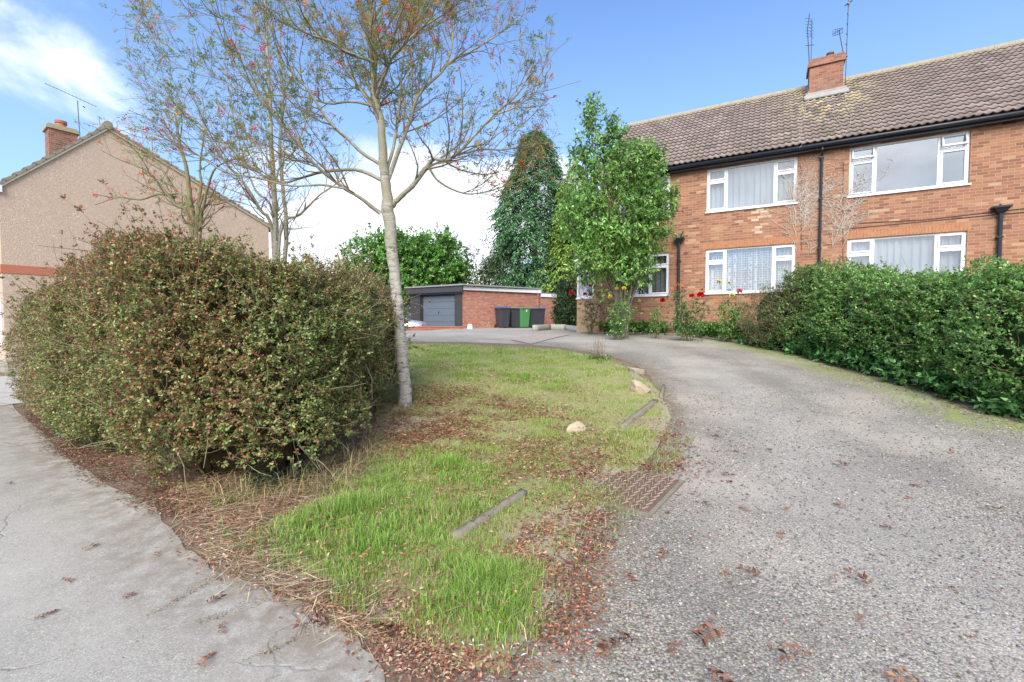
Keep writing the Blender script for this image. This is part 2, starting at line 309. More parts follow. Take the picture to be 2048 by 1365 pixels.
        if nm == 'lawn': a = nd(t, 'ShaderNodeAttribute', attribute_name='soil'); c = mixc(t, fmath('MULTIPLY', a.outputs['Fac'], 1.0, t), c, ramp(t, noise(t, co, 30, 10, .8), [(.3, (.22, .17, .13)), (.5, (.36, .29, .23)), (.7, (.50, .43, .36))]))
        t.links.new(c, b.inputs['Base Color'])
        bp = nd(t, 'ShaderNodeBump'); bp.inputs['Strength'].default_value = .8 if nm in ('soil', 'lawn') else .2; bp.inputs['Distance'].default_value = .02; t.links.new(noise(t, co, 40, 6, .7), bp.inputs['Height']); t.links.new(bp.outputs[0], b.inputs['Normal']); M[nm] = m
groundmats()
# ---------------------------------------------------------------- ground sheets
def catmull(P, n):
    P = np.asarray(P, float); Q = np.vstack([2*P[0]-P[1], P, 2*P[-1]-P[-2]]); out = []
    for i in range(1, len(Q)-2):
        for t in np.linspace(0, 1, n, endpoint=False):
            a, b, c, d = Q[i-1], Q[i], Q[i+1], Q[i+2]
            out.append(.5*((2*b)+(-a+c)*t+(2*a-5*b+4*c-d)*t*t+(-a+3*b-3*c+d)*t**3))
    out.append(P[-1]); return np.array(out)
def ribbon(name, Lp, Rp, mt, off, nacross, per, attrf=None, jit=0):
    L = catmull(Lp, per); Rr = catmull(Rp, per); n = len(L)
    if jit:
        k = np.arange(n); j = jit*(np.sin(k*.45)+np.sin(k*.23+1)+.5*np.sin(k*.97+2)+RG.normal(size=n)*.15); L[:, 0] += j*.6; L[:, 1] += j*.5; Rr[:, 0] -= j[::-1]*.5
    u = np.linspace(0, 1, nacross); X = L[:, None, :]*(1-u)[None, :, None]+Rr[:, None, :]*u[None, :, None]
    z = gz(X[..., 0], X[..., 1])+off; V = np.concatenate([X, z[..., None]], 2).reshape(-1, 3)
    i = np.arange((n-1)*nacross).reshape(n-1, nacross)[:, :-1].ravel(); Fq = np.stack([i, i+1, i+nacross+1, i+nacross], 1)
    o = nmesh(name, V, Fq, mt, smooth=True, attrs=attrf(V, np.tile(u, n)) if attrf else None); tag(o, kind='structure'); return o, L, Rr
gx = np.unique(np.concatenate([-np.geomspace(16, 900, 30), np.arange(-16, 16.01, .25), np.geomspace(16, 900, 30)]))
gy = np.unique(np.concatenate([-np.geomspace(4, 900, 20), np.arange(-4, 30.01, .25), np.geomspace(30, 1500, 40)]))
XX, YY = np.meshgrid(gx, gy); V = np.stack([XX, YY, gz(XX, YY)], -1).reshape(-1, 3)
i = (np.arange(len(gy)-1)[:, None]*len(gx)+np.arange(len(gx)-1)[None]).ravel()
tag(nmesh('ground', V, np.stack([i, i+1, i+len(gx)+1, i+len(gx)], 1), M['soil'], smooth=True), kind='structure')
W2 = lambda x, y: np.array([x, y], float)
DL = [W2(-.25, -2.5), W2(-.1, .2), G(1020, 1400), G(1095, 1300), G(1165, 1180), G(1200, 1090), G(1240, 1020), G(1350, 930), G(1368, 850), G(1345, 790), G(1290, 745), G(1230, 717), G(1130, 698), G(1050, 690), G(900, 685), G(780, 683), W2(-4.6, 13), W2(-9.5, 13.6)]
DR = [W2(9.5, -2.5), W2(9, .2), W2(8.6, 1.6), W2(8.4, 2.6), W2(8.2, 3.6), W2(8, 4.6), W2(7.8, 5.6), G(2048, 830), G(1900, 790), G(1750, 747), G(1600, 709), G(1480, 685), G(1330, 670), G(1215, 668), W2(2.3, 24), W2(-2.4, 23), W2(-3.6, 19.4), W2(-8.6, 18.9)]
def dattr(V, u):
    x, y = V[:, 0], V[:, 1]
    ed = 1.5*np.exp(-((u-.87)/.09)**2)*sstep(14, 12, y)*sstep(2, 5, y)+.5*np.exp(-((u-.01)/.04)**2)
    so = 1.3*sstep(.90, 1.0, u)*sstep(15, 13, y)+1.4*sstep(.09, 0, u)*sstep(12, 10, y)
    we = np.exp(-((u-.3)/.13)**2)*.6+np.exp(-((u-.62)/.1)**2)*.35+sstep(11, 14, y)*.6
    return {'moss': np.clip(ed, 0, 1), 'soil': np.clip(so, 0, 1), 'wear': np.clip(we, 0, 1)}
DL = [p+(W2(-.22, .02) if 1 < k < 10 else W2(0, 0)) for k, p in enumerate(DL)]
_, dL, dR = ribbon('driveway', DL, DR, M['gravel'], .006, 60, 14, dattr, jit=.012)
PE = [W2(-15.2, 13.0), W2(-11.2, 9.9), G(40, 828), G(110, 892), G(200, 962), G(300, 1012), G(345, 1062), G(385, 1112), G(445, 1148), G(560, 1195), G(650, 1235), G(725, 1300), G(760, 1400), W2(-.3, .6), W2(-.25, -2.5)]
PO = [W2(-21, 5), W2(-17, 2.5), W2(-13, 0), W2(-11, -1), W2(-9.5, -2), W2(-8.5, -3), W2(-8, -3.2), W2(-7.6, -3.6), W2(-7, -4), W2(-6.4, -4.4), W2(-6, -4.8), W2(-5.4, -5), W2(-5, -5.2), W2(-4.6, -5.4), W2(-4, -5.6)]
_, pE, _ = ribbon('pavement', PE, PO, M['asphalt'], .008, 30, 12, lambda V, u: {'soil': sstep(.09, 0, u)}, jit=.014)
ribbon('concrete_path', [G(60, 806), W2(-10.2, 10.2), W2(-13.2, 12.2)], [G(0, 822)+W2(-.6, 0), W2(-12.2, 8.6), W2(-15.2, 10.8)], M['slab'], .012, 8, 8)
LL = [G(900, 1350), G(700, 1190), G(560, 1110), G(600, 1040), G(700, 960), G(740, 900), W2(-2.1, 7), W2(-2.9, 8.5), W2(-4.0, 10), W2(-4.5, 11.4), W2(-3.6, 12.1)]
LR = [G(1010, 1350), G(1080, 1230), G(1130, 1130), G(1180, 1040), G(1290, 930), G(1335, 850), G(1325, 795), G(1268, 747), G(1200, 718), G(1090, 700), G(860, 690)]
def lattr(V, u):
    B = [(1130, 1040, .24), (1075, 1075, .2), (1120, 1130, .2), (1100, 1210, .2), (1180, 960, .28), (1240, 960, .28), (1060, 1290, .15), (760, 1230, .15), (800, 850, .4), (1330, 850, .3)]
    return {'soil': np.maximum(np.clip(np.max([np.exp(-((V[:, :2]-G(a, b_))**2).sum(1)/c**2) for a, b_, c in B], 0), 0, 1), sstep(.96, 1, u))}
_, lL, lR = ribbon('lawn', LL, LR, M['lawn'], .014, 60, 14, lattr, jit=.03)
ribbon('flower_bed', [G(1163, 667), G(1190, 669), G(1330, 671), G(1480, 688), G(1600, 714)], [W2(2.6, 17.4), W2(3.2, 16.1), W2(5.6, 14.75), W2(8.8, 13.1), W2(10, 12.4)], M['soil'], .015, 8, 8)
ribbon('concrete_slab', [G(1020, 681), G(1062, 690)], [G(1072, 669), G(1140, 671)], M['slabpink'], .022, 4, 4)

# ================================================================ vegetation helpers
def unit(a): return a/np.maximum(np.linalg.norm(a, axis=-1, keepdims=True), 1e-9)
def rdir(n): return unit(RG.normal(size=(n, 3)))
def leafq(P, D, N, L, W, fold=.15, mid=.45):
    D = unit(D); S = unit(np.cross(D, N)); Nn = np.cross(S, D); L = L[:, None]; W = W[:, None]
    v = np.stack([P, P+D*L*mid+S*W/2+Nn*fold*W, P+D*L, P+D*L*mid-S*W/2+Nn*fold*W], 1)
    return v.reshape(-1, 3), np.arange(len(P)*4).reshape(-1, 4)
def pal(cols, n, w=None, jit=.25):
    cols = np.array(cols); w = None if w is None else np.array(w)/np.sum(w)
    c = cols[RG.choice(len(cols), n, p=w)]; return np.clip(c*(1+RG.normal(size=(n, 1))*jit)*(1+RG.normal(size=(n, 3))*.08), .003, 1)
def fbm(P, s, seed=0):
    r = np.random.default_rng(seed); o = 0; a = 1
    for k in range(4):
        d = unit(r.normal(size=(3, 3))); ph = r.uniform(0, 6, 3)
        for j in range(3): o = o+a*np.sin(P@d[j]*s*(1.9**k)+ph[j])
        a *= .55
    return o/3
def sprigs(P, D, k, slen, L, W, cols, w=None, droop=0., spread=1., jit=.25, clumpjit=.18, colf=None, flat=False):
    """P centres, D directions; k leaves around each shoot"""
    n = len(P); u = RG.uniform(0, 1, (n, k, 1)); ln = slen*RG.uniform(.5, 1.3, (n, 1, 1))
    pos = P[:, None]+D[:, None]*u*ln+RG.normal(size=(n, k, 3))*slen*.12
    rad = rdir(n*k).reshape(n, k, 3); ld = D[:, None]*.7+rad*spread; ld[..., 2] -= droop
    nm = rdir(n*k).reshape(n, k, 3)*.7; nm[..., 2] += 1 if not flat else .6; nm += D[:, None]*.5
    m = n*k; c = pal(cols, m, w, jit).reshape(n, k, 3) if colf is None else colf(pos.reshape(-1, 3)).reshape(n, k, 3)
    c = c*(1+RG.normal(size=(n, 1, 1))*clumpjit)
    V, Fq = leafq(pos.reshape(-1, 3), ld.reshape(-1, 3), nm.reshape(-1, 3), L*RG.uniform(.6, 1.25, m), W*RG.uniform(.7, 1.2, m))
    return V, Fq, np.repeat(np.clip(c.reshape(-1, 3), .004, 1), 4, 0)
def join(parts):
    Vs, Fs, Cs = [], [], []; o = 0
    for V, Fq, c in parts: Vs.append(V); Fs.append(Fq+o); Cs.append(c); o += len(V)
    return np.concatenate(Vs), np.concatenate(Fs), np.concatenate(Cs)
def tubes(paths, sides):
    Vs, Fs = [], []; o = 0; a = 2*np.pi*np.arange(sides)/sides; ca, sa = np.cos(a)[None, :, None], np.sin(a)[None, :, None]
    for pts, r in paths:
        pts = np.asarray(pts); n = len(pts); t = unit(np.gradient(pts, axis=0)); ref = np.array([0, 0, 1.]) if abs(t[:, 2].mean()) < .8 else np.array([1., 0, 0])
        u = unit(np.cross(t, ref)); v = np.cross(t, u); Vs.append((pts[:, None]+(u[:, None]*ca+v[:, None]*sa)*np.asarray(r)[:, None, None]).reshape(-1, 3))
        i = np.arange((n-1)*sides).reshape(n-1, sides); j = np.roll(i, -1, 1); Fs.append(np.stack([i, j, j+sides, i+sides], -1).reshape(-1, 4)+o); o += n*sides
    return np.concatenate(Vs), np.concatenate(Fs)
def grow(start, d, length, nseg, wander=.25, up=.15, rad=(.01, .003)):
    p = np.array(start, float); d = np.array(d, float); pts = [p.copy()]
    for k in range(nseg):
        d = d+RG.normal(size=3)*wander*.5; d[2] += up*.5; d /= np.linalg.norm(d); p = p+d*length/nseg; pts.append(p.copy())
    return np.array(pts), np.linspace(rad[0], rad[1], nseg+1)
# ================================================================ rowan trees
ROWAN = [(.20, .30, .08), (.27, .36, .09), (.36, .36, .08), (.50, .38, .09), (.62, .26, .07), (.52, .14, .06), (.38, .10, .07)]
def pinnate(P, D, size, colr, n=6):
    """compound leaves: P tips start, D rachis direction"""
    m = len(P); D = unit(D); up = unit(rdir(m)*.6+np.array([0, 0, 1.])); S = unit(np.cross(D, up)); parts = []; Ls = size*RG.uniform(.7, 1.3, m)
    for k in range(n):
        f = .2+.8*k/(n-1)
        base = P+D*(Ls*f)[:, None]+np.array([0, 0, -1.])*(Ls*f*f*.25)[:, None]
        for sg in (-1, 1):
            if k == n-1 and sg == 1: continue
            keep = RG.random(m) < .9
            ld = D*.45+S*sg if k < n-1 else D
            N = up+RG.normal(size=(m, 3))*.35; V, Fq = leafq(base[keep], (ld+RG.normal(size=(m, 3))*.12)[keep], N[keep], (Ls*.36)[keep], (Ls*.115)[keep], .05, .5)
            parts.append((V, Fq, np.repeat(colr[keep], 4, 0)))
    V, Fq, c = join(parts)
    # rachis
    V2, F2 = leafq(P, D+np.array([0, 0, -.12]), up, Ls, np.full(m, .003), 0, .5); return join([(V, Fq, c), (V2, F2, np.repeat(colr*.8, 4, 0))])
def rowan(name, base, trunk, limbs, extra, label, lens=(1.0, .5), dens=(5.5, 7), leaf_p=.45, nberry=60, leafsize=.11, bark='bark', bounds=None, up=.12, rt=.004, outw=.35, maxsec=1e9):
    base = np.array(base); root = empty(name, base, label=label, cat='tree')
    big = []; sec = []; tert = []; tips = []
    ctr = trunk[0][len(trunk[0])//2]
    allmain = [(p, r, 1) for p, r in limbs]
    top = [(trunk[0][len(trunk[0])//2:], trunk[1][len(trunk[0])//2:], 1)]
    big.append(trunk)
    for st, dr, ln, r in extra:
        p, rr = grow(st, dr, ln, 9, .25, up, (r, .006)); allmain.append((p, rr, 1))
    def ok(p):
        if bounds is None: return True
        q = p-np.array([0, 0, EYE]); yc = q[1]*math.cos(PITCH)-q[2]*math.sin(PITCH); zc = q[2]*math.cos(PITCH)+q[1]*math.sin(PITCH)
        return bounds(1024+F*q[0]/yc, 682.5-F*zc/yc)
    for p, r, _ in allmain+top:
        big.append((p, r)) if _ and p is not top[0][0] else None
        L = np.linalg.norm(np.diff(p, axis=0), axis=1); cum = np.concatenate([[0], np.cumsum(L)]); tot = cum[-1]; ns = int(tot*dens[0])
        for s in RG.uniform(.13, 1, ns)*tot:
            q = np.array([np.interp(s, cum, p[:, i]) for i in range(3)]); k = min(np.searchsorted(cum, s), len(p)-1); t = unit(p[k]-p[k-1])
            out = q-ctr; out[2] = 0; out = out/(np.linalg.norm(out)+.3)
            side = rdir(1)[0]; side -= t*side.dot(t); d = unit(t*.75+unit(side)*.75+out*outw+np.array([0, 0, .25]))
            rr = np.interp(s, cum, r)*.55; ln = lens[0]*RG.uniform(.4, 1.3)*(1-.35*s/tot)
            if not ok(q+d*ln): 
                ln *= .45
                if not ok(q+d*ln): continue
            sp, sr = grow(q, d, ln, 7, .28, up, (min(rr, .014), .0035)); sec.append((sp, sr))
            for j in range(int(ln*dens[1])+1):
                k2 = RG.integers(1, 8); t2 = unit(sp[k2]-sp[k2-1]); sd = rdir(1)[0]; sd -= t2*sd.dot(t2)
                d2 = unit(t2*.8+unit(sd)*.7+np.array([0, 0, .15])); l2 = lens[1]*RG.uniform(.25, 1.1)
                if not ok(sp[k2]+d2*l2): continue
                tp, trr = grow(sp[k2], d2, l2, 5, .35, up*.8, (rt, .0022)); tert.append((tp, trr)); tips.append((tp[-1], unit(tp[-1]-tp[-2])))
                if l2 > .2: tips.append((tp[2], unit(d2+rdir(1)[0])))
                if RG.random() < .6 : tert.append(grow(tp[2], unit(d2+rdir(1)[0]*.8), l2*.5, 3, .3, up, (rt*.7, .0018)))
            tips.append((sp[-1], unit(sp[-1]-sp[-2])))
    sm = lambda a: (np.concatenate([np.linspace(a[0][i], a[0][i+1], 3, endpoint=False) for i in range(len(a[0])-1)]+[a[0][-1:]]), 0)
    big2 = []
    for p, r in big:
        q = catmull(p, 4); rr = np.interp(np.linspace(0, 1, len(q)), np.linspace(0, 1, len(r)), r); q = q+RG.normal(size=q.shape)*rr[:, None]*.10; big2.append((q-base, rr*(1+RG.normal(size=len(rr))*.03)))
    V, Fq = tubes(big2, 12); nmesh('trunk', V, Fq, M[bark], root, smooth=True)
    V, Fq = tubes([(p-base, r) for p, r in sec], 5); V2, F2 = tubes([(p-base, r) for p, r in tert], 3)
    nmesh('branches', np.concatenate([V, V2]), np.concatenate([Fq, F2+len(V)]), M['rtwig'], root, smooth=True)
    T = [t for t in tips if RG.random() < leaf_p]; P = np.array([t[0] for t in T])-base; D = np.array([t[1] for t in T])+RG.normal(size=(len(T), 3))*.5
    ph = fbm(P+base, 1.6, 4); wts = np.clip(.27+.36*ph+RG.normal(size=len(P))*.27, 0, .999)
    order = (wts*7).astype(int); cc = np.array(ROWAN)[np.clip(order, 0, 6)]*(1+RG.normal(size=(len(P), 1))*.2)
    nmesh('foliage', *[x for x in (lambda a: (a[0], a[1]))(pinnate(P, D, leafsize, cc))], M['leaf'], root, col=pinnate_col)if False else None
    V, Fq, c = pinnate(P, D, leafsize, np.clip(cc, .01, 1)); nmesh('foliage', V, Fq, M['leaf'], root, col=c)
    # berries
    mb = []; idx = RG.choice(len(tips), min(nberry, len(tips)), replace=False); o = 0; Vs = []; Fs = []
    ico = np.array([[0, 0, 1], [.9, 0, .3], [0, .9, .3], [-.9, 0, .3], [0, -.9, .3], [.6, .6, -.5], [-.6, .6, -.5], [-.6, -.6, -.5], [.6, -.6, -.5], [0, 0, -1]]); icf = np.array([[0, 1, 2], [0, 2, 3], [0, 3, 4], [0, 4, 1], [1, 5, 2], [2, 6, 3], [3, 7, 4], [4, 8, 1], [2, 5, 6], [3, 6, 7], [4, 7, 8], [1, 8, 5], [9, 6, 5], [9, 7, 6], [9, 8, 7], [9, 5, 8]])
    for k in idx:
        c0 = tips[k][0]-base; nb = RG.integers(6, 24)
        for b in range(nb): q = c0+RG.normal(size=3)*[.022, .022, .018]-[0, 0, .025]; Vs.append(q+ico*.0078); Fs.append(icf+o); o += 10
    nmesh('berry_cluster', np.concatenate(Vs), np.concatenate(Fs), M['berry'], root, smooth=True)
    print(name, 'sec', len(sec), 'tert', len(tert), 'leaves', len(P)); return root
M['rtwig'] = mat('lichened_twigs', (.15, .115, .075), .9, noise=(7, (.27, .235, .13), .8))
TY = 6.55
def limb(pts, y0, y1, r0, r1, Y=TY):
    n = len(pts); ys = Y+y0+(y1-y0)*np.linspace(0, 1, n)**1.3; return np.array([AT(px, py, yy) for (px, py), yy in zip(pts, ys)]), np.linspace(1, 0, n)**1.1*(r0*.64-r1)+r1
tb = GP(812, 812)
tr_pts = [(813, 830), (809, 780), (803, 700), (796, 620), (789, 560), (782, 480), (777, 425), (773, 385), (768, 330), (762, 250), (752, 200), (748, 150), (745, 100), (742, 50), (735, -50), (728, -160), (724, -240)]
tr = (np.array([AT(x, y, tb[1]) for x, y in tr_pts]), np.array([.112, .092, .085, .082, .080, .083, .090, .074, .064, .054, .047, .042, .036, .031, .024, .016, .01]))
TY = tb[1]
limbs = [limb([(782, 415), (800, 395), (824, 372), (857, 330), (870, 318), (890, 321), (909, 313), (939, 283), (988, 230), (1038, 185), (1070, 120)], 0, -.8, .062, .008),
    limb([(857, 335), (880, 365), (930, 388), (980, 382), (1040, 362), (1085, 345)], -.2, .5, .025, .005),
    limb([(775, 362), (797, 303), (820, 240), (833, 198), (857, 168), (880, 148), (903, 122), (939, 105), (972, 85), (1010, 60), (1060, 20)], 0, .8, .05, .007),
    limb([(880, 148), (900, 110), (905, 60), (897, 0), (890, -60)], .35, .9, .03, .006),
    limb([(773, 345), (790, 280), (800, 198), (804, 148), (812, 82), (830, 0), (850, -70)], 0, 1.2, .038, .006),
    limb([(762, 428), (745, 415), (725, 399), (692, 379), (652, 350), (619, 317), (590, 280), (555, 240), (520, 190), (470, 130), (430, 60)], 0, -1.1, .05, .007),
    limb([(765, 362), (725, 343), (692, 340), (642, 345), (603, 356), (560, 366), (516, 345), (474, 310), (420, 265), (350, 205), (290, 170)], 0, .9, .042, .006),
    limb([(768, 333), (725, 307), (692, 274), (659, 244), (609, 171), (560, 120), (520, 60), (480, 0), (450, -60)], 0, -.5, .04, .006),
    limb([(747, 128), (735, 120), (692, 105), (669, 86), (626, 72), (593, 53), (576, 26), (555, -30)], 0, -.9, .038, .006),
    limb([(756, 216), (720, 206), (692, 204), (659, 208), (613, 195), (560, 191), (490, 185), (420, 150), (330, 90), (255, 30)], 0, 1.1, .03, .005),
    limb([(690, 378), (640, 370), (580, 372), (510, 355), (450, 345), (380, 300), (310, 270), (250, 255)], -.3, -1.0, .024, .005),
    limb([(909, 313), (960, 300), (1010, 300), (1060, 290), (1100, 285)], -.3, .3, .022, .005),
    limb([(750, 170), (790, 110), (840, 60), (900, 20), (950, -30)], 0, -.9, .03, .006),
    limb([(757, 230), (700, 150), (640, 80), (600, 20), (570, -50)], 0, .7, .03, .006),
    limb([(988, 230), (1030, 215), (1075, 180), (1100, 130)], -.5, -.2, .018, .005)]
extra = [(tr[0][11], (.3, -1, .6), 1.7, .03), (tr[0][9], (-.3, 1, .6), 2, .035), (tr[0][12], (.6, .8, .7), 1.8, .03), (tr[0][13], (-.5, -.6, .9), 1.6, .025), (tr[0][13], (.8, -.3, .9), 1.6, .025), (tr[0][14], (-.6, .4, .9), 1.3, .02), (tr[0][10], (.5, -.9, .5), 1.5, .025)]
def bnd(x, y): return 232 < x < 1108 and y < (np.interp(x, [230, 330, 450, 600, 700, 780, 870, 1000, 1108], [330, 400, 440, 415, 430, 330, 420, 430, 370]))
rowan('rowan_tree', tb, tr, limbs, extra, 'sparse rowan with pale grey trunk and red berries standing on the grass', lens=(1.05, .5), dens=(7.4, 8.5), leaf_p=.95, nberry=130, bounds=bnd, rt=.0034, leafsize=.115)
# two rowans behind the hedge
def rowan2(base_px, Y, stems, nm, label, bb, **k):
    b = AT(base_px[0], base_px[1], Y); b[2] = gz(b[0], b[1]); st = []
    for pts, r0, r1, dy in stems:
        st.append((np.array([b]+[AT(x, y, Y+dy*i/len(pts)) for i, (x, y) in enumerate(pts)]), np.linspace(r0, r1, len(pts)+1)))
    return rowan(nm, b, st[0], st[1:], [], label, bounds=bb, **k)
rowan2((552, 700), 9.6, [([(552, 480), (549, 400), (545, 330), (541, 250), (538, 170), (534, 90), (530, 0), (525, -60)], .066, .014, 0), ([(572, 480), (568, 400), (560, 300), (566, 200), (560, 100), (565, 20)], .05, .01, .6), ([(545, 470), (520, 420), (490, 370), (455, 330), (420, 280), (390, 200), (360, 150)], .04, .008, -.5), ([(560, 470), (600, 430), (640, 390), (690, 350), (700, 280)], .035, .006, .5), ([(548, 440), (510, 380), (480, 290), (460, 200), (450, 110)], .03, .006, .5), ([(549, 380), (590, 300), (620, 220), (640, 130)], .025, .006, -.4)],
       'rowan_tree', 'thin tall pale rowan whose straight stem rises behind the middle of the left hedge', lambda x, y: 300 < x < 760 and y < 455, lens=(1.0, .45), dens=(3.0, 5), leaf_p=.38, nberry=30, rt=.0042)
rowan2((385, 700), 8.6, [([(388, 480), (384, 430), (378, 380), (372, 335), (360, 290), (350, 230)], .07, .014, 0), ([(393, 470), (396, 420), (402, 370), (400, 330), (410, 260)], .045, .01, .4), ([(400, 470), (408, 410), (420, 360), (440, 330), (500, 310)], .035, .008, -.3), ([(382, 460), (350, 410), (320, 370), (290, 340), (240, 320), (200, 300)], .035, .006, -.4), ([(384, 440), (350, 380), (300, 310), (250, 290), (215, 270)], .03, .006, .3), ([(380, 430), (330, 390), (280, 400), (240, 395), (190, 410)], .028, .005, -.3), ([(398, 420), (440, 400), (480, 405), (520, 420)], .025, .005, .2)],
       'rowan_tree', 'low spreading rowan with several stems rising behind the hedge in front of the pebbledash gable', lambda x, y: 180 < x < 540 and 200 < y < 450, lens=(.8, .4), dens=(3.2, 5.5), leaf_p=.7, nberry=60, bark='barkdark', rt=.004)

# ================================================================ hedges
def pip(P, poly):
    x, y = P[:, 0], P[:, 1]; ins = np.zeros(len(P), bool); n = len(poly)
    for i in range(n):
        x0, y0 = poly[i]; x1, y1 = poly[(i+1) % n]; c = ((y0 > y) != (y1 > y)) & (x < (x1-x0)*(y-y0)/((y1-y0)+1e-12)+x0); ins ^= c
    return ins
def hedge(name, poly, topf, nspr, k, slen, L, W, colf, label, core, twigs=900, bulge=.22, under=.35, shell=.09, lump=.10, mleaf='leafmatt', seed=1, backw=.3, spikes=0, cat='hedge', loose=1.0, barebase=False):
    poly = np.asarray(poly, float); area = .5*np.sum(poly[:, 0]*np.roll(poly[:, 1], -1)-np.roll(poly[:, 0], -1)*poly[:, 1])
    if area < 0: poly = poly[::-1]
    Pc = catmull(np.vstack([poly, poly[:1]]), 8)[:-1]; n = len(Pc); nx = np.roll(Pc, -1, 0)-np.roll(Pc, 1, 0); nx = unit(np.stack([nx[:, 1], -nx[:, 0]], 1))
    seg = np.linalg.norm(np.roll(Pc, -1, 0)-Pc, axis=1); c0 = Pc.mean(0); bz = float(gz(*c0)); root = empty(name, (c0[0], c0[1], bz), label=label, cat=cat); ro = np.array([c0[0], c0[1], bz])
    def prof(h): return bulge*np.sin(np.pi*np.clip(h, 0, 1)**.75)-under*sstep(.22, 0, h)-.22*sstep(.88, 1.02, h)**1.5
    def surf(si, h, d):
        i = si.astype(int) % n; f = (si-np.floor(si))[:, None]; j = (i+1) % n; p = Pc[i]*(1-f)+Pc[j]*f; m = unit(nx[i]*(1-f)+nx[j]*f)
        z0 = gz(p[:, 0], p[:, 1]); H = topf(p[:, 0], p[:, 1])-z0; z = z0+h*H
        P = np.concatenate([p, z[:, None]], 1); lm = lump*fbm(P, 2.6, seed)+lump*.5*fbm(P, 7, seed+1)-(.42*np.exp(-((P[:, 0]/P[:, 1]+.875)/.035)**2) if barebase else 0); q = p+m*(prof(h)+lm-d)[:, None]
        return np.concatenate([q, z[:, None]], 1), np.concatenate([m, np.zeros((len(m), 1))], 1)
    toc = unit(-Pc); facing = np.clip((nx*toc).sum(1), 0, 1); wt = seg*(backw+(1-backw)*(facing > .02)); cumw = np.cumsum(wt)/wt.sum()
    ns = int(nspr*.78); si = np.interp(RG.random(ns), np.concatenate([[0], cumw]), np.arange(n+1)); h = RG.random(ns)**.9
    d = RG.exponential(shell, ns)*loose; P1, N1 = surf(si, h, d-.03); thin = RG.random(ns) < (.6+.4*sstep(0, .2, h))*(1-(.93*sstep(-3.4, -2.6, P1[:, 0])*sstep(.30, .16, h+.07*fbm(P1, 5, 77)) if barebase else 0)); P1 = P1[thin]; N1 = N1[thin]
    D1 = unit(N1+RG.normal(size=N1.shape)*.5+np.array([0, 0, .45]))
    nt_ = nspr-ns; lo, hi = Pc.min(0), Pc.max(0); Q = RG.uniform(lo, hi, (nt_*4, 2)); Q = Q[pip(Q, Pc)][:nt_]
    zt = topf(Q[:, 0], Q[:, 1]); Pt = np.concatenate([Q, zt[:, None]], 1); Pt[:, 2] += lump*fbm(Pt, 2.6, seed+5)+lump*.6*fbm(Pt, 8, seed+6)-RG.exponential(shell, len(Q)); Dt = unit(RG.normal(size=Pt.shape)*.5+np.array([0, 0, 1.]))
    P = np.concatenate([P1, Pt]); D = np.concatenate([D1, Dt]); parts = [sprigs(P, D, k, slen, L, W, None, colf=colf)]
    tw = []
    if spikes:
        ii = RG.choice(len(P), spikes); 
        for q, dd in zip(P[ii], D[ii]):
            ln = RG.exponential(.11)+.06; t, r = grow(q-dd*.1, unit(dd+rdir(1)[0]*.4+np.array([0, 0, .3])), ln+.1, 5, .3, .1, (.003, .0015)); tw.append((t-ro, r))
            kk = int(ln*70); f = RG.integers(1, 6, kk); parts.append(sprigs(t[f], unit(t[-1]-t[0])[None]+rdir(kk)*.6, 2, slen*.4, L, W, None, colf=colf))
    V, Fq, c = join(parts); nmesh('foliage', V-ro, Fq, M[mleaf], root, col=c)
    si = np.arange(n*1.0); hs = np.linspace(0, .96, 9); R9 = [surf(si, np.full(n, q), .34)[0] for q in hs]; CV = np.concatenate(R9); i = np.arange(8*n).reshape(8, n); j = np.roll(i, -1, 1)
    me = bpy.data.meshes.new('shade_core'); me.from_pydata([tuple(v) for v in (CV-ro)], [], [tuple(f) for f in np.stack([i, j, j+n, i+n], -1).reshape(-1, 4)]+[tuple(8*n+np.arange(n))]); me.materials.append(M[core]); link(bpy.data.objects.new('shade_core', me), root)  # solid inset core that blocks see-through, its dark colour standing for inner shade
    ii = RG.choice(len(P1), twigs)
    for q, dd in zip(P1[ii], D1[ii]):
        s = q-dd*RG.uniform(.15, .35); ax = unit(dd*.5+rdir(1)[0]*.8); t, r = grow(s, ax, RG.uniform(.25, .75), 5, .3, .1, (.005, .002)); tw.append((t-ro, r))
    V, Fq = tubes(tw, 3); nmesh('twigs', V, Fq, M['twig'], root)
    return root
# left hedge
HP = [G(58, 812), G(130, 876), G(215, 935), G(330, 985), G(430, 985), G(520, 985), G(600, 975), G(690, 910), G(735, 850), W2(-1.85, 7.3), W2(-2.6, 7.8), W2(-4.5, 7.4), W2(-6.5, 8.4), W2(-9.4, 10.6)]
HP = [np.array(p) for p in HP]
def htop(x, y):
    px = 1024+F*x/np.maximum(y, .5); cut = .10+.20*sstep(225, 175, px); e = np.interp(px, [-200, 0, 20, 60, 120, 175, 195, 240, 300, 360, 440, 480, 560, 610, 650, 700, 745, 775, 900], [.6, .68, .72, .78, .80, .80, .92, .95, .88, .80, .74, .70, .60, .67, .52, .58, .74, .56, .5])
    return EYE+e-cut
GL = np.array([(.15, .22, .075), (.24, .32, .10), (.35, .41, .14), (.48, .48, .20), (.38, .15, .09), (.27, .11, .075), (.46, .24, .11)])
def hcol(P):
    n = len(P); v = fbm(P, 1.9, 11)+.5*fbm(P, 6, 12); r = np.clip(.30+.20*v-.05*(P[:, 0]+4)*.6, .06, .6)+.22*sstep(1.5, 2.4, P[:, 2])
    isr = RG.random(n) < r; g = RG.choice(4, n, p=[.36, .38, .23, .03]); b = 4+RG.choice(3, n, p=[.42, .36, .22]); c = GL[np.where(isr, b, g)]
    return np.clip(c*(1+RG.normal(size=(n, 1))*.18), .005, 1)
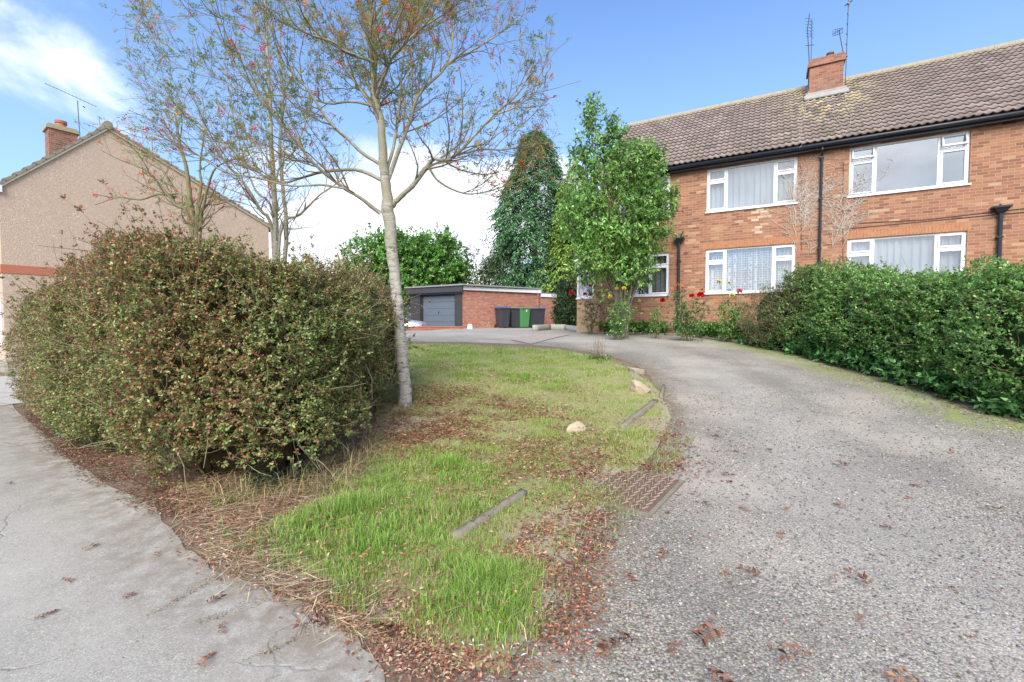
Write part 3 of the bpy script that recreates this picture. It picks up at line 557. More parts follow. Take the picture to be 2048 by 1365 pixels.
hedge('hedge', HP, htop, 36000, 15, .08, .029, .0185, hcol, 'large untrimmed small-leaved hedge with red-brown tips along the asphalt pavement', 'core', twigs=2600, bulge=.12, under=.12, shell=.12, lump=.17, spikes=2600, seed=3, barebase=True)
# right hedge
RP = [G(1575, 700), G(1620, 712), G(1750, 747), G(1900, 792), G(2048, 832), W2(7.7, 5.4), W2(8.4, 4.0), W2(10.2, 4.2), W2(9.6, 6.5), W2(8.9, 9), W2(8.3, 11.2), W2(7.8, 11.9)]
def rtop(x, y): return EYE+np.interp(y, [3, 5.5, 6.5, 7.5, 8.5, 9.5, 11, 12.5], [.70, .72, .72, .74, .84, 1.02, 1.34, 1.42])
GR = np.array([(.11, .22, .08), (.16, .32, .10), (.22, .42, .11), (.33, .54, .14), (.46, .60, .22), (.30, .15, .08)])
def rcol(P):
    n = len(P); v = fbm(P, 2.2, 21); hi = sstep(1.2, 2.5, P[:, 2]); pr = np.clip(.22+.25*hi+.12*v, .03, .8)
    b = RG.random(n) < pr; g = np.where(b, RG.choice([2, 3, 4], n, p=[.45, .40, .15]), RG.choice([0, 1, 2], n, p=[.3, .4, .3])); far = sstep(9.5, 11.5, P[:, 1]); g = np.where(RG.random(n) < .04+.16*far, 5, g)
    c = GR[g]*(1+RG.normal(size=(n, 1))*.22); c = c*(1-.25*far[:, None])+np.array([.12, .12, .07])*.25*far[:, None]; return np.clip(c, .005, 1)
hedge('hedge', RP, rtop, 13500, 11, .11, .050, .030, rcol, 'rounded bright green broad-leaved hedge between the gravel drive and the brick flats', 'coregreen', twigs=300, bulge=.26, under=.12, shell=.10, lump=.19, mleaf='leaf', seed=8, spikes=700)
# dark feathery shrub at the far end of the right hedge
SP = [W2(6.25, 11.7), W2(6.3, 11.0), W2(6.9, 10.6), W2(7.6, 11), W2(7.6, 12), W2(7.1, 12.4), W2(6.5, 12.3)]
def scol(P):
    n = len(P); g = RG.choice(4, n, p=[.4, .25, .2, .15]); c = np.array([(.11, .17, .07), (.19, .26, .10), (.28, .10, .07), (.32, .30, .17)])[g]; return np.clip(c*(1+RG.normal(size=(n, 1))*.25), .005, 1)
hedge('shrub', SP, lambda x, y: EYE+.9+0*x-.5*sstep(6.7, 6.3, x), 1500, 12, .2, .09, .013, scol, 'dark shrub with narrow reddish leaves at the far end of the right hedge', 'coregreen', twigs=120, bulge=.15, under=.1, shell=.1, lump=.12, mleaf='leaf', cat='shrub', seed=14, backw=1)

# ================================================================ leafy trees
def blobtree(name, base, blobs, nspr, k, slen, L, W, cols, wts, label, trunk_h, trunk_r, droop=.3, mleaf='leaf', stems=None, jit=.25, shell=.35, cat='tree', bark='barkdark'):
    base = np.array(base); root = empty(name, base, label=label, cat=cat); vol = np.array([b[3]*b[4]*b[5] for b in blobs])**.62; parts = []
    for b, nn in zip(blobs, (nspr*vol/vol.sum()).astype(int)):
        d = rdir(nn); rr = (1-np.abs(RG.normal(size=nn))*shell).clip(.1, 1.1); P = d*rr[:, None]; ra = np.array(b[3:6]); Pw = P*ra+np.array(b[:3])
        Pw += (d*ra)*(.16*fbm(Pw, 2.2/max(ra.mean(), .4)+.8, 31))[:, None]
        parts.append(sprigs(Pw, unit(d+np.array([0, 0, .2])+RG.normal(size=d.shape)*.4), k, slen, L, W, cols, wts, droop=droop, jit=jit, clumpjit=.28))
    V, Fq, c = join(parts); nmesh('foliage', V-base, Fq, M[mleaf], root, col=c)
    tw = []; ct = np.array(blobs[0][:3])-base
    if stems is None: stems = [(0, 0)]
    for sx, sy in stems:
        p = np.array([[sx*.3, sy*.3, -.1], [sx*.5, sy*.5, trunk_h*.4], [sx+ct[0]*.3, sy+ct[1]*.3, trunk_h], [sx*1.5+ct[0], sy*1.5+ct[1], ct[2]+blobs[0][5]*.4]]); q = catmull(p, 5); tw.append((q, np.linspace(trunk_r, trunk_r*.35, len(q))))
    for b in blobs:
        for _ in range(5):
            tgt = np.array(b[:3])-base+rdir(1)[0]*np.array(b[3:6])*.75; s = tw[RG.integers(len(stems))][0]; st = s[RG.integers(6, len(s)-3)]
            md = (st+tgt)/2+RG.normal(size=3)*.08; q = catmull(np.array([st, md, tgt]), 4); tw.append((q, np.linspace(trunk_r*.38, .006, len(q))))
    V, Fq = tubes(tw, 7); nmesh('trunk', V, Fq, M[bark], root, smooth=True); return root
def BL(px, py, Y, wpx, hpx, dy=1.0):
    p = AT(px, py, Y); s = Y/F; return (p[0], p[1], p[2], wpx*s, dy, hpx*s)
GT = [(.17, .34, .08), (.24, .44, .11), (.34, .54, .16), (.12, .24, .07), (.45, .56, .25)]
b = AT(1248, 655, 13.6); b[2] = gz(b[0], b[1])
blobtree('garden_tree', b, [BL(1228, 460, 13.6, 84, 106, 1.2), BL(1262, 340, 13.6, 46, 56, .8), BL(1170, 425, 13.7, 48, 60, .8), BL(1294, 430, 13.4, 44, 74, .8), BL(1180, 235, 13.6, 15, 46, .25), BL(1178, 315, 13.6, 38, 48, .4), BL(1226, 280, 13.6, 28, 50, .3), BL(1302, 335, 13.6, 24, 44, .4), BL(1196, 515, 13.5, 46, 40, .8), BL(1268, 535, 13.4, 36, 38, .6), BL(1326, 400, 13.4, 20, 30, .4)],
         2500, 12, .26, .13, .058, GT, [.3, .3, .18, .14, .08], 'bushy multi-stemmed green tree hiding the left end of the brick flats', 1.0, .075, droop=.65, stems=[(-.1, 0), (.08, .05), (0, -.08), (.16, .0)], bark='barkdark', shell=.4)
# round tree behind the garage
b = AT(800, 640, 31); b[2] = gz(b[0], b[1])
blobtree('round_tree', b, [BL(812, 540, 31, 95, 62, 2.6), BL(755, 530, 31, 62, 68, 2), BL(860, 530, 31, 75, 58, 2), BL(705, 590, 31, 42, 60, 2), BL(800, 500, 31, 45, 36, 1.5), BL(912, 560, 31, 30, 40, 1.5), BL(880, 495, 31, 26, 32, 1)], 2600, 12, .5, .26, .14, [(.12, .28, .06), (.18, .38, .08), (.27, .48, .11), (.08, .18, .05)], [.3, .35, .2, .15], 'broad rounded green tree growing behind the brick garage', 1.5, .2, droop=.4, jit=.2)
b = AT(965, 640, 29); b[2] = gz(b[0], b[1])
blobtree('thin_tree', b, [BL(950, 540, 29, 22, 40, 1), BL(985, 520, 29, 26, 50, 1), BL(965, 590, 29, 40, 30, 1.2), BL(1010, 545, 29, 30, 60, 1)], 330, 9, .4, .13, .07, [(.11, .14, .06), (.17, .16, .09), (.07, .09, .04)], None, 'thin brownish-green tree in the gap between the round tree and the tall conifer', 2, .08, droop=.2)
# ivy shrub between garage and flats
b = AT(1135, 655, 20); b[2] = gz(b[0], b[1])
blobtree('shrub', b, [BL(1133, 612, 20, 24, 44, .7), BL(1138, 580, 20, 20, 20, .5), BL(1122, 640, 20, 14, 22, .5)], 620, 10, .25, .11, .05, [(.04, .08, .03), (.06, .11, .045), (.14, .18, .09), (.03, .055, .025)], None, 'dark ivy-covered shrub squeezed between the garage wall and the flats', .6, .05, cat='shrub')
b = AT(808, 640, 25.5); b[2] = gz(b[0], b[1])
blobtree('shrub', b, [BL(806, 628, 25.5, 20, 20, .5), BL(770, 632, 25.5, 26, 20, .5)], 260, 9, .25, .12, .05, [(.28, .36, .33), (.4, .46, .44), (.14, .2, .16)], None, 'silvery pale shrub left of the dark garage front', .4, .04, cat='shrub')
# conifers
def conifer(name, px, Y, ytop, wpx, cols, wts, label, n, sprlen=.9):
    b = AT(px, 650, Y); b[2] = gz(b[0], b[1]); top = AT(px, ytop, Y)[2]; H = top-b[2]; Rm = wpx*Y/F; root = empty(name, b, label=label, cat='conifer'); parts = []
    u = RG.random(n)**1.15; z = H*u; a = RG.uniform(0, 2*np.pi, n); rr = Rm*(1-u)**.62*(1-RG.exponential(.14, n)).clip(.15, 1.1)*(1+.20*np.sin(a*3+z*1.3)+.14*np.sin(a*7-z*2.4))*np.clip(.55+u*6, 0, 1)
    P = np.stack([rr*np.cos(a), rr*np.sin(a), z], 1); D = np.stack([np.cos(a), np.sin(a), .15*RG.normal(size=n)-.12], 1); D = unit(D+RG.normal(size=D.shape)*.22); k = 15
    f = np.linspace(.1, 1, k); S = unit(np.cross(D, np.array([0, 0, 1.]))); L = sprlen*RG.uniform(.5, 1.1, n)*(1-.5*u)
    for j in range(k):
        sg = 1 if j % 2 else -1; pos = P+D*(L*f[j])[:, None]-np.array([0, 0, 1.])*(L*f[j]**2*.45)[:, None]+RG.normal(size=P.shape)*.03
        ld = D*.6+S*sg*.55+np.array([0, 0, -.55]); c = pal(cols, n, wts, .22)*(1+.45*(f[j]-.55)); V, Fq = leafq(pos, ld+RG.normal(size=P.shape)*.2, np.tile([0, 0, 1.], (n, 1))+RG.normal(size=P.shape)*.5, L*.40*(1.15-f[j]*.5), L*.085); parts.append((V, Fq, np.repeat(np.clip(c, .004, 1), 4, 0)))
    V, Fq, c = join(parts); nmesh('foliage', V, Fq, M['conif'], root, col=c)
    m = MB(); m.tube([(0, 0, -.2), (0, 0, H*.5), (0, 0, H*.97)], [.22, .14, .02], 8); m.build('trunk', M['barkdark'], root, smooth=True)
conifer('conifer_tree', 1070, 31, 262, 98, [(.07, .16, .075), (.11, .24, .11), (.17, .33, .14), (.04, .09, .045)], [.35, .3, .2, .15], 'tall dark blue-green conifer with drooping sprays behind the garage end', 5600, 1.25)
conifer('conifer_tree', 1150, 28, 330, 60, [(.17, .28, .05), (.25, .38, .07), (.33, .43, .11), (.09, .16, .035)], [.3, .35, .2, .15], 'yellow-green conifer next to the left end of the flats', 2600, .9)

# ================================================================ brick flats
HA = math.radians(-29.12); F0 = np.array([6.17, 14.5]); he = np.array([math.cos(HA), math.sin(HA)]); hn = np.array([-math.sin(HA), math.cos(HA)])
HZ = EYE-.36
flats = empty('brick_flats', (F0[0], F0[1], HZ), HA, label='two-storey orange brick block of flats with brown tiled roof behind the right hedge', cat='building')
def fac(px, py, off=0.):
    d = pdir(px, py); t = ((F0+hn*off)@hn)/(d[:2]@hn); p = d[:2]*t-F0; return float(p@he), float(EYE+d[2]*t-HZ)
x0h, x1h = fac(1199, 600)[0], 13.0; zE = fac(1500, 312)[1]; DEP = 8.0
def win(p0, p1): a = fac(*p0); b_ = fac(*p1); return a[0], b_[0], a[1], b_[1]
wins = {}
xa, xb = fac(1413, 400)[0], fac(1594, 400)[0]; xc, xd = fac(1697, 400)[0], fac(1937, 400)[0]
zu0, zu1 = fac(1413, 425)[1], fac(1413, 340)[1]; zg0, zg1 = fac(1411, 587)[1], fac(1411, 500)[1]
xe, xf = fac(1232, 560)[0], fac(1338, 560)[0]; ze0, ze1 = fac(1338, 590)[1], fac(1338, 508)[1]
WINS = [('ul', xa, xb, zu0, zu1), ('ur', xc, xd, zu0, zu1), ('gl', xa, xb, zg0, zg1), ('gr', xc, xd, zg0, zg1), ('g0', xe, xf, ze0, zg1), ('u0', xe, xf, zu0, zu1)]
for q in (0, 1): WINS.append(('far%d' % q, 8.6, 11.0, (zg0, zu0)[q], (zg1, zu1)[q]))
def wallgrid(m, X0, X1, Z0, Z1, holes, y, rev):
    xs = sorted({X0, X1}|{h[k] for h in holes for k in (0, 1)}); zs = sorted({Z0, Z1}|{h[k] for h in holes for k in (2, 3)})
    for i in range(len(xs)-1):
        for j in range(len(zs)-1):
            cx, cz = (xs[i]+xs[i+1])/2, (zs[j]+zs[j+1])/2
            if any(h[0] < cx < h[1] and h[2] < cz < h[3] for h in holes): continue
            m.quad((xs[i], y, zs[j]), (xs[i+1], y, zs[j]), (xs[i+1], y, zs[j+1]), (xs[i], y, zs[j+1]))
    for a, b_, c, d in [h[:4] for h in holes]:
        m.quad((a, y, c), (a, y, d), (a, y+rev, d), (a, y+rev, c)); m.quad((b_, y, c), (b_, y+rev, c), (b_, y+rev, d), (b_, y, d)); m.quad((a, y, d), (b_, y, d), (b_, y+rev, d), (a, y+rev, d)); m.quad((a, y, c), (a, y+rev, c), (b_, y+rev, c), (b_, y, c))
m = MB(); wallgrid(m, x0h, x1h, -1.2, zE-.05, [w_[1:] for w_ in WINS], 0, .14)
zR = fac(2048, 85, 4.0)[1]; ym = DEP/2
m.quad((x0h, 0, -1.2), (x0h, 0, zE-.05), (x0h, ym, zR-.12), (x0h, DEP, zE-.05), (x0h, DEP, -1.2)); m.quad((x1h, 0, -1.2), (x1h, DEP, -1.2), (x1h, DEP, zE-.05), (x1h, ym, zR-.12), (x1h, 0, zE-.05)); m.quad((x0h, DEP, -1.2), (x0h, DEP, zE-.05), (x1h, DEP, zE-.05), (x1h, DEP, -1.2))
m.build('wall', M['brick'], flats)
m = MB(); m.quad((x0h+.02, 2.5, -1), (x1h-.02, 2.5, -1), (x1h-.02, 2.5, zE-.1), (x0h+.02, 2.5, zE-.1)); m.quad((x0h+.02, .2, zg0-.6), (x1h, .2, zg0-.6), (x1h, 2.5, zg0-.6), (x0h+.02, 2.5, zg0-.6)); m.quad((x0h+.02, .15, zu0-.5), (x1h, .15, zu0-.5), (x1h, 2.5, zu0-.5), (x0h+.02, 2.5, zu0-.5)); m.build('interior', M['inside'], flats)
def window(par, key, X0, X1, Z0, Z1, cur, glass='glass', y=.05, opened=False):
    m = MB(); t = .05; W_ = X1-X0; H_ = Z1-Z0; a = X0+W_*.235; b_ = X1-W_*.235; zv = Z1-H_*.30
    if key == 'g0' or key == 'u0': a, b_ = X0+W_*.36, X1-W_*.36
    m.box(X0, X0+t, y, y+.06, Z0, Z1).box(X1-t, X1, y, y+.06, Z0, Z1).box(X0+t, X1-t, y, y+.06, Z1-t, Z1).box(X0+t, X1-t, y, y+.06, Z0, Z0+t)
    m.box(a-.03, a+.03, y, y+.06, Z0+t, Z1-t).box(b_-.03, b_+.03, y, y+.06, Z0+t, Z1-t)
    fr = m.build('window', M['upvc'], par, bevel=.006)
    for (s0, s1) in ((X0+t, a-.03), (b_+.03, X1-t)):
        m = MB(); m.box(s0, s1, y, y+.058, zv-.03, zv+.03); m.build('transom', M['upvc'], fr, bevel=.005)
        for (c0, c1, vent) in ((Z0+t, zv-.03, 0), (zv+.03, Z1-t, 1)):
            m = MB(); q = .045; yy = y-.022
            for bx in ((s0, s0+q, c0, c1), (s1-q, s1, c0, c1), (s0+q, s1-q, c1-q, c1), (s0+q, s1-q, c0, c0+q)): m.box(bx[0]+.002, bx[1]-.002, yy, y+.03, bx[2]+.002, bx[3]-.002)
            o = m.build('sash', M['upvc'], fr, bevel=.006)
            if opened and vent:
                for v in o.data.vertices:
                    dz = c1-v.co.z; dy = v.co.y-y; an = math.radians(20); v.co.y = y-dz*math.sin(an)+dy*math.cos(an)-.012; v.co.z = c1-dz*math.cos(an)-dy*math.sin(an)
    m = MB(); m.quad((X0+t, y+.02, Z0+t), (X1-t, y+.02, Z0+t), (X1-t, y+.02, Z1-t), (X0+t, y+.02, Z1-t)); m.build('pane', M[glass], fr)
    m = MB(); m.box(X0-.03, X1+.03, -.045, y, Z0-.045, Z0-.003); m.build('sill', M['upvc'], fr, bevel=.004)
    if cur:
        n = 160; xs = np.linspace(X0+.03, X1-.03, n); ph = xs*38+2*np.sin(xs*3); ys = y+.13+.022*np.sin(ph)+.01*np.sin(ph*2.3); zs = [Z0-.02, Z1]; V = np.array([[x, yy, z] for z in zs for x, yy in zip(xs, ys)]); i = np.arange(n-1)
        if cur == 'greycurtain' or cur == 'net2':
            g = 0 if cur == 'greycurtain' else 1
            keep = [(xs[i_]-X0)/W_ < .42 or (xs[i_]-X0)/W_ > .5 for i_ in range(n-1)] if g == 0 else [True]*(n-1); i = i[np.array(keep)]
        nmesh('curtain', V, np.stack([i, i+1, i+1+n, i+n], 1), M['net' if cur == 'net2' else cur], fr, smooth=True)
cur = {'ul': 'net', 'ur': None, 'gl': 'lace', 'gr': 'net2', 'g0': 'greycurtain', 'u0': 'net', 'far0': 'net', 'far1': 'net'}
for w_ in WINS: window(flats, *w_, cur[w_[0]], 'glassblue' if w_[0] in ('ur',) else 'glass', opened=w_[0] == 'ur')
# soldier courses above the ground floor windows
for w_ in WINS:
    if w_[0][0] == 'g':
        m = MB(); x = w_[1]-.1
        while x < w_[2]+.05: m.box(x+.005, x+.070, -.004, .02, w_[4]+.006, w_[4]+.222); x += .075
        m.build('brick_lintel', M['soldier'], flats)
# pale replacement bricks under the upper left window
PB = mat('pale_brick', (.55, .43, .31), .9, noise=(20, (.46, .34, .24), .6))
for (px, py) in ((1510, 428), (1522, 435), (1510, 442), (1528, 428), (1535, 436), (1520, 421), (1517, 455), (1517, 466)):
    row = round(fac(px, py)[1]/.075)*.075; a = (fac(px, py)[0], row+.0375); m = MB(); m.box(a[0]-.10, a[0]+.10, -.003-.0003*(px % 7), .01, a[1]-.032, a[1]+.032); m.build('pale_brick', PB, flats)
# roof tiles as real relief
rng = np.random.default_rng(3); vx = x0h-.12; vx1 = x1h+.1; eaveY, eaveZ = -.30, zE-.02; sl = np.array([ym-eaveY, zR-eaveZ]); SL = np.linalg.norm(sl); sl /= SL; nrm = np.array([-sl[1], sl[0]])
nrow = int(SL/.29); gauge = SL/nrow; xs = np.arange(vx, vx1, .17/6); prof = .030*np.maximum(np.sin(2*np.pi*xs/.17), -.35)
chx, chz = fac(1652, 190, 2.9)
for side in (0, 1):
    Vs, Fs, Cs = [], [], []; o = 0
    for r in range(nrow):
        v0 = r*gauge; tid = np.floor((xs+(r % 2)*.17)/.34).astype(int)-int(vx/.34)+3; tc_ = np.array([(.205, .162, .147), (.225, .178, .164), (.185, .148, .137), (.245, .192, .174)])[rng.integers(0, 4, tid.max()+2)]*(1+.12*rng.normal(size=(tid.max()+2, 1))); c = tc_[tid]
        zz = sl[1]*v0+eaveZ; lich = np.exp(-((xs-chx)/.95)**2)*sstep(eaveZ+.2, zR-.9, zz)*1.3*np.repeat(rng.random(len(xs)//6+1) < .62, 6)[:len(xs)]; lich = np.maximum(lich, (.7*sstep(zR-.6, zR, zz))*(rng.random(len(xs)) < .5)); lich = lich*(np.sin(xs*7+r)*.3+.8); lk = np.clip(lich, 0, 1)[:, None]*.85; c = c*(1-lk)+np.array([.56, .47, .27])*lk
        moss = (rng.random(len(xs)) < .10)*np.exp(-((xs-chx)/2.2)**2); c = c*(1-moss[:, None]*.8)+np.array([.09, .10, .03])*moss[:, None]*.8
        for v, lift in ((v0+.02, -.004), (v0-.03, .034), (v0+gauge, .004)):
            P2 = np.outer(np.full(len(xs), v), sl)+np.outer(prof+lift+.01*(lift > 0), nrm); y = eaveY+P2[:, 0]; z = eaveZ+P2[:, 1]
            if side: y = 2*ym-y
            Vs.append(np.stack([xs, y, z], 1)); Cs.append(c*(.6 if lift < 0 else 1))  # underside of each tile lip darkened in colour to paint the shadow gap
        n = len(xs); i = np.arange(n-1)
        for kk in (0, 1): Fs.append(np.stack([i, i+1, i+1+n, i+n], 1)+o+kk*n)
        o += 3*n
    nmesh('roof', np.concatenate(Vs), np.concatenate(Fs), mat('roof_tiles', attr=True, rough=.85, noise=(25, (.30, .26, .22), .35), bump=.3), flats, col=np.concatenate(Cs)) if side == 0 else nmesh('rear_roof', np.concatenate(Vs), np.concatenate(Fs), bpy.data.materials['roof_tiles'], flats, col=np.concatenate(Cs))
m = MB(); x = vx-.02
while x < vx1: m.tube([(x, ym, zR-.03), (min(x+.445, vx1), ym, zR-.028)], .125, 12); x += .45
m.build('ridge_tiles', mat('ridge_tile', (.30, .26, .20), .9, noise=(8, (.42, .36, .22), .7), bump=.4), flats, smooth=False)
m = MB(); m.hexa([(vx, eaveY, eaveZ-.06), (vx+.1, eaveY, eaveZ-.06), (vx+.1, ym, zR-.09), (vx, ym, zR-.09)], [(vx, eaveY, eaveZ), (vx+.1, eaveY, eaveZ), (vx+.1, ym, zR-.03), (vx, ym, zR-.03)]); m.build('verge', M['concrete'], flats)
m = MB(); m.box(vx, vx1, -.20, -.17, zE-.20, zE-.03); m.box(vx, vx1, -.169, -.004, zE-.20, zE-.18); m.build('fascia', M['blackpvc'], flats)
m = MB(); m.tube([(vx, -.27, zE-.09), (vx1, -.27, zE-.09)], .062, 12); m.build('gutter', M['blackpvc'], flats, smooth=True)
# chimney
cw = fac(1687, 150, 2.9)[0]-fac(1618, 150, 2.9)[0]; cx0 = fac(1619, 150, 2.9)[0]; cx1 = fac(1687, 150, 2.9)[0]; czt = fac(1650, 112, 2.9)[1]; czb = zR-1.4
m = MB(); m.box(cx0, cx1, 2.9, 3.65, czb, czt-.28); ch = m.build('chimney', M['brickchim'], flats)
m = MB(); m.box(cx0-.05, cx1+.05, 2.85, 3.70, czt-.28, czt-.14); m.box(cx0-.02, cx1+.02, 2.88, 3.67, czt-.139, czt-.02); m.build('chimney_cap', M['brickchim'], ch)
m = MB(); xx = (cx0+cx1)/2+.12; m.tube([(xx, 3.2, czt-.03), (xx, 3.2, czt+.14), (xx, 3.2, czt+.145), (xx, 3.2, czt+.19)], [.10, .09, .115, .11], 14); m.build('chimney_pot', mat('brown_pot', (.16, .09, .07), .8), ch, smooth=False)
zf = eaveZ+(2.9-eaveY)*sl[1]/sl[0]+.05
m = MB(); m.box(cx0-.10, cx1+.10, 2.86, 2.897, zf-.02, zf+.15); m.hexa([(cx0-.14, 2.66, zf-.16), (cx1+.14, 2.66, zf-.16), (cx1+.14, 2.88, zf+.04), (cx0-.14, 2.88, zf+.04)], [(cx0-.14, 2.64, zf-.13), (cx1+.14, 2.64, zf-.13), (cx1+.14, 2.86, zf+.07), (cx0-.14, 2.86, zf+.07)])
for k in range(4): m.box(cx1+.003, cx1+.03, 2.9+k*.19, 3.1+k*.19, zf-.02+k*.15, zf+.22+k*.15); m.box(cx0-.03, cx0-.003, 2.9+k*.19, 3.1+k*.19, zf-.02+k*.15, zf+.22+k*.15)
m.build('flashing', M['lead'], ch)
def fp(px, py, off): a = fac(px, py, off); return (a[0], off, a[1])
m = MB(); A = lambda *p: [fp(x, y, 3.2) for x, y in p]
m.tube(A((1619, 180), (1618, 115), (1615, 60), (1619, 28)), .016, 6); m.tube(A((1622, 125), (1624, 38)), .012, 6); m.tube(A((1611, 92), (1628, 90)), .012, 5)
for k in range(7): p = fp(1616+.3*k, 38+6*k, 3.2); m.tube([(p[0]-.09, p[1]-.06, p[2]), (p[0]+.09, p[1]+.06, p[2])], .006, 4)
for k in range(5): p = fp(1623, 45+7*k, 3.2); m.tube([(p[0]-.06, p[1]-.16, p[2]), (p[0]+.06, p[1]+.16, p[2])], .006, 4)
m.build('aerial', M['metal'], flats)
m = MB(); m.tube(A((1686, 104), (1678, 62)), .014, 6); m.tube(A((1665, 70), (1676, 62), (1685, 58)), .01, 5)
for k in range(5): p = fp(1666+4.6*k, 67-1.6*k, 3.2); m.tube([(p[0], p[1]-.02, p[2]-.12), (p[0], p[1]+.02, p[2]+.10)], .007, 4)
p = fp(1667, 60, 3.2); q = fp(1686, 56, 3.2); m.tube([p, q], .006, 4); p = fp(1667, 72, 3.2); q = fp(1686, 66, 3.2); m.tube([p, q], .006, 4)
m.build('aerial', M['metal'], flats)
m = MB(); m.tube(A((1690, 185), (1693, 110), (1697, 0), (1699, -14)), .012, 6)
for k in range(6): p = fp(1691.5+k*1.0, 110-20*k, 3.2); m.tube([(p[0]-.03, p[1]-.1, p[2]), (p[0]+.03, p[1]+.1, p[2])], .009, 4)
p = fp(1697, 7, 3.2); m.tube([(p[0]-.1, p[1], p[2]-.05), (p[0]+.1, p[1], p[2]+.05)], .02, 5); m.box(p[0]-.03, p[0]+.03, p[1]-.03, p[1]+.03, p[2]-.04, p[2]+.04)
p = fp(1692, 113, 3.2); m.box(p[0]-.05, p[0]+.04, p[1]-.05, p[1]+.03, p[2]-.02, p[2]+.03); m.build('aerial', M['metal'], flats)
# drainpipe and waste pipes
def pipe(pts, r, nm, hop=None):
    m = MB(); m.tube([(fac(x, y)[0], -.06, fac(x, y)[1]) for x, y in pts[:1]]+[(fac(x, y)[0], -.06, fac(x, y)[1]) for x, y in pts[1:]], r, 10)
    for f in (.15, .5, .85):
        a = np.array([fac(*pts[0]), fac(*pts[-1])]); z = a[0][1]*(1-f)+a[1][1]*f; xq = a[0][0]; m.box(xq-r-.012, xq+r+.012, -.06-r-.006, -.002, z-.02, z+.02)
    if hop: zt = fac(*pts[0])[1]; xq = fac(*pts[0])[0]; m.hexa([(xq-.06, -.13, zt-.13), (xq+.06, -.13, zt-.13), (xq+.06, -.006, zt-.13), (xq-.06, -.006, zt-.13)], [(xq-.17, -.2, zt), (xq+.17, -.2, zt), (xq+.17, -.006, zt), (xq-.17, -.006, zt)]); m.box(xq-.18, xq+.18, -.21, -.006, zt, zt+.05)
    return m.build(nm, M['blackpvc'], flats)
xq = fac(1641, 400)[0]; m = MB(); m.tube([(xq, -.26, zE-.1), (xq, -.25, zE-.2), (xq, -.06, zE-.36), (xq, -.06, -.6)], .036, 10)
for z in (1.2, 2.5, 3.9, zE-.38): m.box(xq-.05, xq+.05, -.105, -.003, z-.022, z+.022)
m.build('drainpipe', M['blackpvc'], flats)
def soil(px, py, nm='waste_pipe', crook=True):
    X, Z = fac(px, py); m = MB(); m.tube([(X, -.08, Z), (X, -.08, -.7)], .045, 10); m.hexa([(X-.06, -.14, Z-.12), (X+.06, -.14, Z-.12), (X+.06, -.008, Z-.12), (X-.06, -.008, Z-.12)], [(X-.15, -.2, Z), (X+.15, -.2, Z), (X+.15, -.008, Z), (X-.15, -.008, Z)]); m.box(X-.165, X+.165, -.215, -.008, Z, Z+.045)
    m.tube([(X+.05, -.1, Z), (X+.06, -.1, Z+.14), (X+.12, -.03, Z+.26)] if crook else [(X-.02, -.1, Z), (X-.02, -.1, Z+.1)], .02, 8)
    for z in (Z-.7, Z-1.7): m.box(X-.06, X+.06, -.13, -.003, z-.02, z+.02)
    m.build(nm, M['blackpvc'], flats)
soil(1359, 480); soil(1999, 418, crook=False)
# cables
m = MB()
for pts in ([(1670, 455), (1680, 459), (1760, 452), (1990, 430), (2060, 424)], [(1697, 448), (1850, 440), (2060, 416)], [(1687, 325), (1686, 400), (1686, 540)], [(1602, 330), (1603, 500)]): m.tube([(fac(*p)[0], -.012, fac(*p)[1]) for p in pts], .008, 5)
m.build('cable', mat('brown_cable', (.10, .06, .05), .7), flats)
def onroof(px, py):
    d = pdir(px, py)
    best = None
    for off in np.linspace(eaveY, ym, 500):
        x, z = fac(px, py, off); zr_ = eaveZ+(off-eaveY)*sl[1]/sl[0]
        if z <= zr_+.03: continue
        best = (x, off, z+.03)
    lo = None
    for off in np.linspace(eaveY, ym, 800):
        x, z = fac(px, py, off)
        if z < eaveZ+(off-eaveY)*sl[1]/sl[0]: return (x, off-.03, z+.045)
    return best
m = MB()
for pts in ([(1606, 212), (1600, 235), (1593, 250), (1603, 262), (1601, 285), (1605, 292), (1599, 300)], [(1689, 190), (1691, 215), (1702, 235), (1700, 255), (1690, 270)], [(1612, 205), (1610, 230), (1600, 262), (1598, 290)], [(1670, 212), (1664, 232), (1680, 252), (1690, 262)]):
    m.tube([onroof(*p) for p in pts], .006, 5)
m.build('aerial_cable', mat('pale_cable', (.36, .32, .28), .6), flats)
# air bricks
for px, py, s in ((2012, 454, .1), (1372, 507, .07), (2018, 243, .12)):
    X, Z = fac(px, py); m = MB(); m.box(X-s, X+s, -.006, .01, Z-s*.5, Z+s*.5)
    for k in range(3): m.box(X-s*.9, X+s*.9, -.011, -.005, Z-s*.4+k*s*.33, Z-s*.28+k*s*.33)
    m.build('air_brick', mat('air_brick_clay', (.22, .09, .08) if s < .12 else (.03, .02, .02), .8), flats)
# side porch
pch = x0h; xp0 = fac(1153, 600)[0]; xp1 = fac(1187, 600)[0]; zp0 = fac(1170, 597)[1]; zp1 = fac(1170, 524)[1]
m = MB(); m.box(xp0, pch-.004, .04, 2.5, -1.0, zp0); m.build('porch_wall', M['brickbuff'], flats)
m = MB(); m.box(xp1, pch-.004, .045, 2.5, zp0, zp1+.1); m.build('porch_pier', M['brick'], flats)
m = MB()
for bx in ((xp0, xp0+.06, zp0, zp1), (xp1-.06, xp1-.002, zp0, zp1), (xp0+.06, xp1-.06, zp1-.06, zp1), (xp0+.06, xp1-.06, zp0+.002, zp0+.07)): m.box(bx[0], bx[1], .04, .11, bx[2]+.001, bx[3])
m.box(xp0-.03, xp1, .0, .036, zp0-.03, zp0+.02); pw = m.build('porch_window', M['upvc'], flats)
m = MB(); m.quad((xp0+.05, .08, zp0), (xp1-.05, .08, zp0), (xp1-.05, .08, zp1), (xp0+.05, .08, zp1)); m.build('pane', M['glass'], pw)
